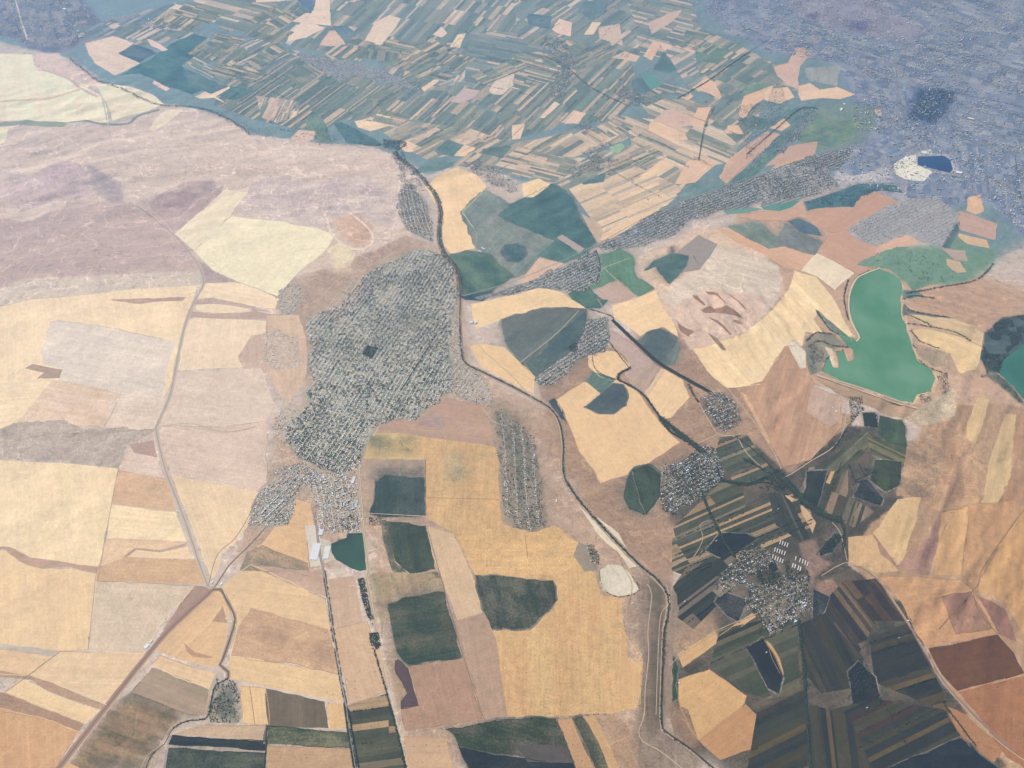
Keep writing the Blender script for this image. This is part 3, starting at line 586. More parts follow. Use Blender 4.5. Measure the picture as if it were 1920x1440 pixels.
F('crop','68808A',[1196,640,1213,624,1240,617,1268,632,1275,655,1262,682,1240,686,1215,665],'86908C',.6)
F('crop','7F9C93',[1240,686,1262,682,1272,662,1270,640,1256,670],None,.4)
F('fallow','C5AFA8',[1146,618,1180,640,1225,680,1182,712,1172,702,1182,686,1172,668,1140,645],'BAA49E',.4)
F('fallow','C2AC9F',[1180,708,1222,681,1240,690,1206,738,1196,735,1180,715],'B49E96',.5,.2)
F('wheat','E3C8AE',[1206,740,1240,690,1246,693,1213,744],None,.3)
F('wheat','EFD0A6',[1213,744,1246,692,1280,712,1293,745,1258,783,1240,785,1225,765],None,.35)
F('wheat','EECEA4',[1103,668,1130,656,1158,660,1182,686,1160,700,1158,716,1125,706,1105,688],None,.25)
F('wheat','EACAA0',[1042,750,1100,712,1112,698,1150,710,1170,716,1200,740,1215,762,1240,795,1275,830,1245,850,1210,872,1175,890,1126,906,1118,890,1105,872,1085,845,1072,810],'E2BE96',.45,.06)
F('crop','6B918C',[1097,715,1112,698,1152,711,1127,737],None,.4)
F('crop','5F7885',[1096,763,1130,737,1150,720,1168,722,1176,740,1173,760,1150,775,1125,775],'6C8088',.4)
F('wheat','E8C9A0',[1080,735,1100,716,1126,738,1098,762,1082,752],'DDBC96',.3)
F('crop','526C78',[1028,752,1040,746,1055,770,1062,790,1045,780],None,.3)
# ---- hills west of the reservoir
F('dry_slope','E3C9B2',[1200,480,1250,465,1300,432,1345,428,1440,450,1440,500,1300,560,1262,600,1240,570,1230,543,1200,515],'D9BCA6',.5)
F('dry_slope','E0D0BF',[1345,458,1400,470,1460,500,1470,540,1440,590,1400,615,1330,560,1262,580,1240,555,1262,530,1310,505],'CFC0B4',.7,.12,(1,.3))
F('stubble','A9A09F',[1265,475,1310,440,1346,458,1312,505,1275,512],'9A9A9A',.4)
F('crop','5F8289',[1208,508,1225,490,1258,474,1290,480,1285,500,1270,520,1255,533,1245,520,1230,500],'70908E',.5)
F('park','53677F',[1250,468,1262,460,1275,465,1262,474],None,.3)
F('dry_slope','DFC6B6',[1250,585,1330,541,1430,560,1432,625,1395,650,1345,690,1290,650,1265,610],'D3B8AA',.6,.1,(1,1))
F('wheat','F3DBB3',[1490,508,1530,520,1560,558,1598,628,1595,640,1560,622,1535,585,1525,600,1545,630,1510,622,1504,650,1470,650,1425,722,1380,727,1362,728,1325,695,1300,655,1340,645,1400,625,1440,590,1478,545],'E9CBA3',.6,.14,(1,1.1))
F('wheat','E9D9C0',[1500,508,1530,474,1560,487,1602,512,1580,530,1565,545,1535,520],'DFCDB6',.4)
for g in ([1297,555,1307,557,1322,575,1320,577,1303,564],[1322,547,1335,548,1345,553,1358,570,1362,577,1350,565,1340,556,1325,551],[1365,550,1378,560,1392,575,1400,587,1395,584,1382,570,1370,557],[1313,585,1330,578,1350,582,1362,577,1380,588,1393,600,1375,597,1340,592,1320,591],[1326,597,1345,605,1360,618,1372,630,1368,630,1350,614,1335,604],[1327,625,1345,637,1362,658,1355,658,1340,643],[1378,603,1393,610,1391,613,1372,606],[1268,602,1278,612,1302,624,1290,632,1275,622]):
    F('gully','A58B81',g,None,.2,0)  # shade of the gully flanks put into the ground colour
F('stubble','DAB79F',[1340,428,1400,432,1440,440,1500,470,1530,474,1500,508,1470,500,1440,480,1380,455],'D6A892',.4)
F('crop','8A9F9A',[1365,425,1420,413,1472,460,1440,466,1400,445],'9AA39C',.5)
F('crop','8B959B',[1456,455,1472,418,1542,455,1526,477,1500,470],'949C9E',.4)
F('crop','6A869A',[1478,415,1500,410,1530,425,1540,442,1505,436],'7A92A0',.5)
F('stubble','CFAE9C',[1380,405,1440,395,1500,370,1512,400,1475,414,1420,413],'C5A396',.5)
F('stubble','CBA898',[1510,402,1528,382,1570,375,1610,362,1640,358,1690,380,1655,392,1600,430,1560,440,1530,425],'C29F94',.5)
F('stubble','CDA998',[1532,473,1556,436,1600,432,1655,465,1625,510,1612,515],'C4A092',.4)
F('stubble','DDB9A4',[1640,470,1670,440,1720,435,1720,458,1650,475],None,.4)
F('crop','5E8797',[1507,378,1560,362,1610,345,1680,348,1692,362,1640,358,1612,368,1600,388,1550,388,1515,395],'6B93A0',.5)
WATER('6FACA4','66A19C',[1425,386,1450,378,1500,369,1500,376,1485,388,1462,396,1432,393])
WATER('84ACA4','7BA59F',[1356,396,1375,384,1395,385,1430,392,1395,400,1362,402])
F('suburb_ground','B9B6BA',[1588,430,1655,388,1700,372,1760,370,1802,412,1765,470,1700,440,1640,462,1600,445],'A9A9B2',.8,.1,(1,-.4))
F('stubble','C6A9A0',[1790,402,1800,395,1870,420,1865,450,1800,430],None,.5)
F('stubble','DDBBA0',[1815,370,1838,365,1845,395,1830,402,1812,395],None,.2)
F('stubble','D9BFA0',[1790,435,1850,450,1855,465,1800,455],None,.3)
F('marsh','86AC9A',[1606,497,1635,482,1680,462,1720,460,1765,463,1800,400,1795,440,1830,470,1870,465,1862,490,1840,515,1800,530,1750,535,1712,545,1700,530,1668,505,1625,500],'76A092',.7,.05)
F('crop','5B8894',[1765,462,1785,430,1800,415,1795,440,1780,466],None,.3)
F('stubble','CBB79C',[1775,485,1800,490,1812,510,1795,512,1775,498],None,.2)
F('stubble','B9A8A0',[1765,465,1810,470,1815,490,1790,488],None,.3)
F('marsh','7E9C94',[1690,545,1720,545,1740,560,1722,556,1706,562,1692,557],'6F8C90',.6)
F('dry_slope','C6A996',[1721,547,1735,540,1752,545,1820,530,1912,556,1890,597,1870,622,1845,626,1840,600,1790,570,1740,560],'BC9F90',.6,.15,(1,.3))
F('dry_slope','C7AA96',[1706,567,1715,558,1740,560,1790,570,1842,600,1843,626,1800,600,1745,590,1717,580],'BA9C8C',.6,.15,(1,.3))
F('forest_ground','7F8C8E',[1692,568,1700,580,1722,586,1750,593,1790,598,1750,597,1722,592,1702,590,1692,595],'6C8088',.6,.0)
F('wheat','D9C29F',[1705,593,1722,593,1750,598,1790,600,1843,626,1840,650,1800,632,1752,618,1732,612,1713,602],'CDB392',.5,.12,(1,.25))
F('wheat','E9CFA4',[1711,621,1727,618,1760,624,1800,634,1840,652,1829,694,1800,702,1784,670,1770,660,1740,650,1720,636],'DCBE94',.5,.12,(1,.4))
F('scrubland','C3B19B',[1712,643,1740,654,1782,664,1781,694,1740,686,1718,665],'AE9B8A',.8)
WATER('5BA384','74B092',[1620,510,1645,502,1677,515,1690,530,1692,545,1688,560,1690,585,1692,597,1700,610,1705,632,1710,652,1720,675,1735,685,1747,695,1755,710,1750,720,1747,735,1720,740,1712,755,1690,752,1652,740,1615,730,1585,720,1570,710,1542,697,1547,677,1560,664,1566,670,1568,690,1574,688,1570,660,1582,656,1590,677,1600,677,1602,657,1590,650,1575,632,1566,622,1580,624,1590,630,1605,637,1610,632,1600,615,1594,597,1590,575,1592,550,1602,525],'reservoir')
F('marsh','A79F90',[1506,648,1515,630,1540,624,1565,628,1590,650,1566,655,1547,676,1540,698,1520,705,1510,695],'6F8688',.8,.05)
F('marsh','8FA09A',[1528,582,1536,586,1548,598,1562,607,1580,622,1590,630,1580,628,1560,622,1545,606,1532,592],'7A9088',.5,.05)
F('quarry','E3CFB4',[1545,650,1560,655,1572,690,1562,688,1552,662],None,.2)
WATER('4C9A8A','3F8A82',[1925,640,1905,648,1890,665,1876,682,1872,700,1892,718,1930,760,1990,790,1990,630],'reservoir')
F('forest_ground','6F8890',[1845,625,1880,595,1990,590,1990,635,1925,642,1888,668,1870,700,1850,702,1838,670],'4F6C7A',.9,0)
F('forest_ground','6A7F80',[1840,702,1870,702,1895,722,1930,765,1900,745,1860,715],'9A9484',.6,0)
F('dam_face','BBA28E',[1520,702,1545,700,1578,716,1615,732,1660,745,1715,764,1700,790,1650,772,1580,746,1530,712],'AF9885',.4,.15)
F('fallow','C9A78F',[1380,728,1430,715,1475,650,1508,650,1518,700,1526,725,1575,745,1578,800,1520,862,1470,875,1440,820],'BC9885',.9,.2,(-.3,1))
F('wheat','E2D6C4',[1476,646,1492,640,1510,660,1512,690,1500,692],None,.3)
F('stubble','D8B496',[1388,735,1400,742,1445,830,1440,835],None,.2)
F('fallow','CFB4A4',[1512,775,1525,725,1578,745,1570,790,1558,800],'C2A89A',.5)
F('scrubland','C9B7A0',[1690,790,1720,770,1790,720,1790,780,1740,800],'D9C9B2',.6,0)
# ---- right: dry slopes
F('wheat','D6BD96',[1833,745,1856,750,1838,810,1822,845,1805,838,1815,790],'D4BA8E',.5,.12,(-.3,1))
F('wheat','D8BE97',[1883,775,1907,778,1900,830,1893,900,1872,945,1838,945,1850,880,1870,820],'D6BA8C',.5,.15,(-.2,1))
F('dry_slope','BE9C84',[1745,800,1800,790,1830,860,1850,880,1840,940,1760,960,1700,930,1730,860],'CBAC90',.8,.12,(-.3,1))
F('dry_slope','C4A289',[1893,900,1907,778,1990,770,1990,935,1870,945],'B38E78',.6,.15)
F('scrubland','B29B88',[1700,830,1750,810,1780,880,1740,935,1680,930,1690,880],'C4A68C',.8,.2,(1,.6))
F('wheat','E3C497',[1682,938,1725,935,1715,985,1692,1052,1682,1062,1637,1000,1660,968],None,.3)
F('wheat','E0BD93',[1590,1008,1635,1004,1662,1040,1684,1072,1640,1075,1590,1055],None,.3)
F('fallow','B5948A',[1638,1003,1682,1062,1740,1010,1760,960,1790,960,1765,1000,1740,1080,1690,1072,1650,1040],'C09E8C',.5)
F('wheat','D9B38A',[1765,960,1815,948,1812,990,1800,1080,1750,1080,1760,1010],'CFA880',.4)
F('fallow','D1A986',[1815,950,1900,940,1920,955,1880,1012,1850,1060,1830,1110,1800,1080,1812,990],'C79D7C',.6)
F('wheat','D8B084',[1920,955,1990,940,1990,1240,1920,1195,1880,1130,1830,1108,1850,1060,1880,1012],'CBA079',.6)
F('fallow','D9AE88',[1648,1085,1740,1085,1800,1090,1825,1108,1870,1188,1740,1215,1720,1190,1690,1130],'CFA17E',.4)
F('fallow','B28E80',[1765,1120,1820,1110,1858,1180,1792,1190],'BE9882',.4)
F('fallow','A9857C',[1830,1115,1885,1145,1905,1205,1870,1190],None,.3)
F('ploughed_soil','82655A',[1740,1216,1868,1192,1900,1225,1920,1262,1795,1296,1765,1265],'7A5C50',.4,.15)
F('fallow','BC8C6E',[1796,1297,1990,1252,1990,1480,1890,1420,1840,1350],'AE7E64',.6,.1)
F('wheat','C09272',[1771,1322,1812,1340,1880,1405,1862,1432,1830,1410,1795,1370],None,.3)
# ---- bottom right: narrow irrigated fields
F('wheat','D9B383',[1272,1275,1330,1255,1400,1305,1395,1320,1310,1388,1290,1360,1275,1320],'D3AA7C',.35)
F('stubble','CBA079',[1310,1388,1398,1320,1437,1360,1425,1400,1350,1425],'BD926E',.5)
F('crop','3F6452',[1247,1207,1262,1225,1272,1252,1266,1285,1270,1310,1258,1316,1243,1308],'4A6E5A',.4,0)
F('scrubland','A98F7C',[1250,1320,1290,1330,1310,1390,1300,1410,1265,1380],'98806E',.7)
F('scrubland','BB9F88',[1250,1200,1255,1165,1280,1120,1340,1150,1350,1190,1310,1215,1270,1240],'9E927C',.7)
F('wheat','D6B287',[1270,1228,1340,1182,1345,1195,1410,1150,1417,1156,1280,1252],None,.3)
D1='4A5E58 56685E 3F544F 7B786A 4D6258 9A8A76 5D6A60 73756A'
D2='42544A 4D5A50 3A4E47 726A58 48574D 82755F 535B4F 405249 5C6152'
S([1262,990,1350,905,1390,905,1400,960,1330,1000,1275,1040],(1,-.45),55,'4E6662 48605E 8F8977 556A66 6A726A 48605E B79C80',2200,41,.5,.2)
S([1350,820,1400,815,1460,900,1430,905,1380,910,1340,850],(1,-.4),60,'57706A 7F8279 50686A 8C8A7C 5E6F6C 56696A B99C84',1500,42,.5,.2)
S([1260,1010,1400,950,1510,920,1530,1000,1440,1030,1310,1090,1260,1070],(1,-.42),55,'4A605F C2A684 48605E B49C84 55696A 4A605F 8B857A',2500,43,.5,.2)
S([1440,925,1475,925,1520,1010,1500,1015,1455,985],(.45,1),50,'46595E 6D7672 4C6064 8B8878',1500,44,.5,.2)
F('wheat','DDBB98',[1500,945,1512,955,1530,980,1524,1000,1505,965],None,.2)
F('wheat','DDBB98',[1472,928,1490,935,1484,940,1474,932],None,.2)
S([1500,880,1560,870,1590,830,1590,930,1640,960,1600,990,1560,970,1515,950],(.35,-1),55,'50655E 60615F 55686A A99484 7F7F74 4A5F5E',1500,45,.5,.2)
S([1540,880,1620,800,1640,830,1590,880,1560,900],(1,-.9),50,'5A6F66 8B8B7A 4F6564 B39A84 6A766C',1200,46,.5,.2)
F('crop','52706A',[1650,780,1690,790,1696,800,1698,835,1670,835,1645,815],'5E7C6C',.6)
F('crop','415660',[1617,775,1640,775,1645,802,1620,800],None,.4)
S([1625,820,1700,835,1695,870,1685,900,1640,870],(1,.5),50,'556B62 8F8D74 4A605E BCA286 5E7068',1400,47,.5,.2)
F('crop','4B625C',[1640,862,1690,868,1685,910,1660,922,1630,900],'56695F',.5)
F('crop','37484F',[1613,903,1625,900,1655,935,1650,947,1600,932],None,.3)
F('crop','41564F',[1512,885,1552,882,1545,905,1530,950,1500,945,1512,915],'4A6058',.4)
F('wheat','D9B38C',[1558,884,1565,884,1556,908,1548,905],None,.1)
F('crop','3D554F',[1530,1040,1565,1000,1580,1005,1560,1035,1540,1043],None,.4)
F('scrubland','A08A80',[1500,1020,1530,1010,1540,1045,1560,1060,1530,1080,1520,1110],'8C7A78',.6)
F('crop','3C5356',[1320,1030,1362,1050,1420,1010,1400,1000,1350,1000,1310,1045],'465C58',.5)
S([1255,1110,1290,1060,1380,1040,1370,1110,1300,1180,1260,1150],(1,-.75),55,'41565A 8A7F76 3A4F55 5A6464 465A5A',1400,48,.5,.2)
F('crop','344852',[1350,1105,1400,1125,1385,1165,1365,1155,1340,1130],None,.3)
F('fallow','B39A88',[1405,1100,1440,1115,1430,1140,1410,1130],None,.4)
S([1350,1180,1440,1160,1495,1170,1500,1300,1440,1310,1400,1300,1330,1250],(1,-.45),60,D1,1300,49,.6,.2)
F('wheat','D2AA78',[1436,1200,1446,1208,1462,1235,1470,1265,1462,1262,1448,1235],None,.1)
F('crop','3C4C50',[1400,1215,1430,1195,1450,1230,1468,1270,1460,1300,1440,1290,1420,1250],'47554F',.5)
S([1525,1110,1580,1092,1640,1160,1630,1190,1610,1225,1540,1160],(.75,1),55,'45504F 7D7065 3B474B 8C7C6C 4E5654',2000,50,.5,.2)
S([1580,1092,1640,1085,1680,1130,1710,1165,1640,1165],(.8,1),60,'4C5452 7A6C64 424B4E 695F5B',1800,51,.5,.2)
F('crop','3F544F',[1525,1105,1555,1120,1545,1145,1525,1165],None,.3)
F('scrubland','A88C80',[1528,1092,1560,1083,1572,1100,1555,1118,1530,1108],None,.5)
S([1500,1170,1545,1150,1620,1235,1600,1290,1540,1300,1505,1260],(.5,1),60,D2+' 44554E',1600,52,.7,.2)
S([1630,1200,1700,1165,1730,1225,1770,1300,1780,1340,1690,1300,1640,1280],(1,-.32),60,D2+' 7A6A5E',1500,53,.6,.2)
F('crop','35363C',[1590,1260,1610,1240,1640,1270,1650,1310,1600,1320],'4B4644',.6)
S([1560,1330,1640,1310,1770,1330,1800,1380,1640,1450,1600,1380],(1,-.5),60,D2+' 5F5148',1600,54,.6,.2)
S([1420,1330,1510,1290,1515,1450,1400,1450],(1,-.5),70,D2+' 47574F',1500,55,.6,.2)
S([1518,1320,1590,1340,1640,1450,1516,1450],(.12,1),45,D2+' 4C4A48 7B6A5C',2500,56,.5,.2)
F('crop','2F343A',[1640,1450,1800,1385,1870,1440,1870,1470,1640,1470],'43403F',.7,.2)
# ---- river flood plain and small features
F('scrubland','A8978A',[1190,1060,1225,1075,1262,1100,1275,1140,1262,1250,1250,1360,1320,1430,1300,1460,1210,1460,1190,1380,1200,1300,1205,1240,1195,1150],'8D8076',.8,.1,(0,1))
F('flood_plain','85786E',[1215,1085,1232,1085,1250,1110,1252,1150,1245,1250,1240,1360,1228,1385,1215,1385,1205,1320,1212,1240,1222,1180,1218,1130],'666C66',.9,.12,(0,1))
F('pond_bed','DCD3C0',[1124,1068,1140,1058,1165,1060,1180,1075,1198,1105,1185,1115,1160,1118,1132,1108,1124,1092],'CFC7B4',.4,0)
F('fallow','A59A8C',[1075,1042,1085,1018,1110,1022,1124,1050,1120,1070,1095,1072],'988E82',.4)
F('pond_bed','E3D5BD',[1088,950,1096,952,1160,1000,1194,1062,1180,1065,1158,1035,1120,1000],None,.2)
F('crop','56706C',[1175,900,1190,878,1218,870,1238,885,1236,930,1208,966,1180,955,1170,935],'657C70',.5)
F('crop','4A6465',[1186,882,1215,872,1238,890,1235,932,1212,965,1200,940],'567068',.4)
F('orchard_ground','9A9287',[928,770,945,765,975,780,990,805,1010,862,1022,905,1028,950,1032,990,1005,998,960,990,944,962,938,880],'B59C8C',.8,.15,(0,1))
F('crop','3A4E4C',[1438,1055,1452,1050,1460,1068,1445,1075],'4C5C58',.5)
F('orchard_ground','4F5A58',[1418,1078,1438,1068,1462,1075,1466,1092,1440,1100,1420,1094],'6C6E66',.6)
TOWN_CALLS = []
def town(*a, **k):
    g = k.pop('gh', None)
    if g: F('village_ground', g.split()[0], a[0], g.split()[1], .9, .05, a[1])
    TOWN_CALLS.append((a, k))
MT = 'the large central town'
town([735,488,770,470,800,468,832,478,846,500,852,530,858,565,845,590,838,640,850,690,830,742,800,765,780,788,735,785,705,800,690,830,670,882,640,888,600,880,560,855,540,830,535,812,550,785,570,765,580,752,572,735,592,720,578,690,585,650,575,605,590,590,640,570,668,540,690,512],(.56,-.83),MT,plot=25,depth=27,street=11,fill=.86,trees=5.4,clump=.50,tr=5.0,roofs='ggwwwrgc',hexs='E4D9CA',gh='B8B6A6 86958C')
town([492,625,520,615,560,640,565,690,520,695,490,680],(.56,-.83),'the sparse new quarter west of the town',plot=34,depth=40,fill=.35,trees=.25,roofs='ggwc',hexs='D9CBBB',gh='D4C0B0 C6B4A8')
town([520,880,570,865,600,885,560,920,540,985,500,990,470,985,470,950,480,930],(.75,-.6),'the quarter of blocks south west of the town',plot=30,depth=26,fill=.7,trees=2.2,hs=1.25,clump=.42,gh='BBB0A2 A5A49A')
town([575,885,650,885,672,905,680,980,670,1000,640,995,600,990,590,940],(.2,1),'the southern end of the town',plot=30,depth=30,fill=.7,trees=1.9,hs=1.25,roofs='gwwcgr',clump=.45,gh='C0B2A2 A8A498')
town([600,595,640,540,690,505,710,520,660,570,640,600],(.56,-.83),'the northern edge of the town',plot=40,depth=45,fill=.3,trees=.3,gh='C8B6A6 B8A89C')
town([522,545,560,530,575,560,545,590,522,590],(.56,-.83),'the hamlet beside the cream field',plot=30,depth=30,fill=.5,trees=.8,hs=1.2,gh='C3B5A9 ACA8A2')
town([888,558,985,530,1060,498,1118,468,1128,500,1122,530,1085,548,1010,540,960,553,900,563],(1,-.42),'the roadside village by the round fields',plot=24,depth=26,fill=.85,trees=4.6,clump=.42,gh='949E9C 788E98')
town([1122,462,1160,440,1230,396,1300,372,1420,330,1520,292,1600,278,1580,310,1500,345,1490,372,1440,372,1400,390,1350,395,1290,415,1262,440,1200,462,1150,470],(1,-.42),'the long village along the main road',plot=26,depth=28,fill=.85,trees=4.6,clump=.42,gh='8F9CA2 72889A')
town([1100,600,1140,595,1145,630,1135,660,1100,665,1070,690,1040,722,1010,722,1000,712,1040,680,1085,655],(1,-.65),'the village under the dark canal',plot=24,depth=26,fill=.8,trees=4.6,clump=.4,gh='9A9C94 7A8C92')
town([928,772,945,770,975,790,990,810,1008,860,1018,920,1026,985,1000,995,965,990,945,965,938,880],(.1,1),'the straight orchard village',plot=28,depth=62,street=10,fill=.85,trees=6,clump=.42,tr=4.2,hexs='C0B6AA',gh='A39A8C 83877F')
town([1245,875,1300,850,1330,835,1350,860,1355,895,1320,935,1250,965,1238,935],(1,-.5),'the grid village by the green field',plot=24,depth=26,fill=.7,trees=6.5,clump=.42,hexs='A8A093',gh='85887C 5F6D6C')
town([1310,745,1345,735,1375,750,1390,790,1360,810,1340,800,1320,775],(1,-.4),'the hamlet under the pink slope',plot=30,depth=30,fill=.6,trees=5,clump=.42,hs=1.3,hexs='A8A093',gh='A08F84 6E7474')
town([1375,1050,1400,1030,1420,1020,1445,1035,1452,1050,1425,1070,1400,1075,1372,1095,1340,1112,1335,1100],(1,-.62),'the lower right village',plot=27,depth=27,fill=.55,trees=6.5,clump=.38,roofs='gdgrbgcw',hexs='A39A8E',gh='8A8178 5E686A')
town([1400,1092,1425,1098,1462,1094,1470,1075,1520,1078,1525,1120,1500,1150,1470,1165,1440,1185,1432,1160,1400,1135],(1,-.5),'the east side of the lower right village',plot=26,depth=27,fill=.55,trees=6,clump=.40,roofs='gdgrbgcw',hexs='A39A8E',gh='958A7E 646C6C')
town([1445,1145,1480,1135,1525,1118,1520,1145,1470,1165,1442,1195],(1,-.5),'the lower right village',plot=26,depth=27,fill=.6,trees=4.5,clump=.42,hexs='A39A8E',gh='9A9186 6B7272')
town([1335,1108,1375,1080,1395,1090,1350,1120],(1,-.5),'the lower right village',plot=24,depth=24,fill=.6,trees=4.5,clump=.42,hexs='A39A8E',gh='9A9186 6B7272')
town([750,360,770,345,800,380,812,430,810,455,780,440,760,430,748,400],(.3,1),'the settlement along the green canal',plot=26,depth=30,fill=.7,trees=4.6,clump=.44,gh='A8A39B 8796A0')
town([560,98,600,108,680,120,760,150,775,165,740,160,660,140,640,155,600,130,562,112],(1,.27),'the pale village in the strip fields',plot=30,depth=30,fill=.9,trees=2.4,tr=5,clump=.45,roofs='wwgg',hexs='B9BFC9',gh='A9B1BA 98A5AE')
town([1020,65,1050,70,1080,120,1060,180,1040,190,1030,160,1050,120,1015,100],(.6,-1),'the far village in the haze',plot=34,depth=32,fill=.8,trees=3.5,tr=5,clump=.4,lanes=False)
town([1165,140,1180,175,1215,178,1220,195,1190,200,1165,190,1150,170],(.8,-.6),'the village by the fish pond',plot=34,depth=32,fill=.8,trees=3.5,tr=5,clump=.4,lanes=False)
town([1060,238,1110,228,1118,245,1070,248],(1,-.2),'the hamlet on the curved road',plot=34,depth=30,fill=.8,trees=3.5,tr=5,clump=.38,lanes=False)
town([1080,285,1130,268,1150,270,1120,290,1160,300,1130,318,1080,330,1060,322,1110,300],(1,-.4),'the ribbon village in the strip fields',plot=30,depth=30,fill=.8,trees=3.5,tr=5,clump=.38,lanes=False)
town([870,305,900,300,940,325,975,345,960,362,920,345,880,320],(1,.4),'the village above the wheat field',plot=28,depth=28,fill=.8,trees=3.6,tr=5,clump=.4,lanes=False)
town([1590,430,1655,390,1700,374,1760,372,1800,405,1765,465,1700,440,1640,460],(1,-.45),'the pale suburb by the marsh',plot=30,depth=30,fill=.85,trees=1.6,clump=.5,roofs='wggc',hexs='C3BFC0',gh='B4B2B6 A2A4AC')
town([1380,200,1440,190,1460,150,1500,250,1400,330,1440,240,1480,215,1540,195,1400,300],(1,-.8),'the far strip of houses',plot=40,depth=40,fill=.5,trees=2.5,tr=5,lanes=False)
town([845,590,862,600,864,650,880,690,905,705,925,735,915,760,860,745,830,742,850,690,838,640],(.56,-.83),'the pale eastern quarter of the town',plot=30,depth=30,fill=.65,trees=1.6,clump=.48,roofs='wwgrc',gh='C9BAAB B0A79E')
town([570,765,550,785,535,812,540,830,525,825,512,805,522,775,545,755],(.56,-.83),'the pale western edge of the town',plot=32,depth=32,fill=.6,trees=1.4,clump=.48,gh='CDBDAE B8AEA4')
town([1419,331,1476,307,1547,307,1575,350,1528,369,1429,388],(1,-.3),'the suburb above the teal pond',plot=30,depth=30,fill=.85,trees=4,tr=5,clump=.44,gh='A8A8AC 8A9AA4')
town([1449,290,1520,215,1535,212,1470,285],(.8,-.7),'the far diagonal row of houses',plot=30,depth=28,fill=.9,trees=3,tr=5,clump=.4,lanes=False,gh='8FA0AC 7F94A6')

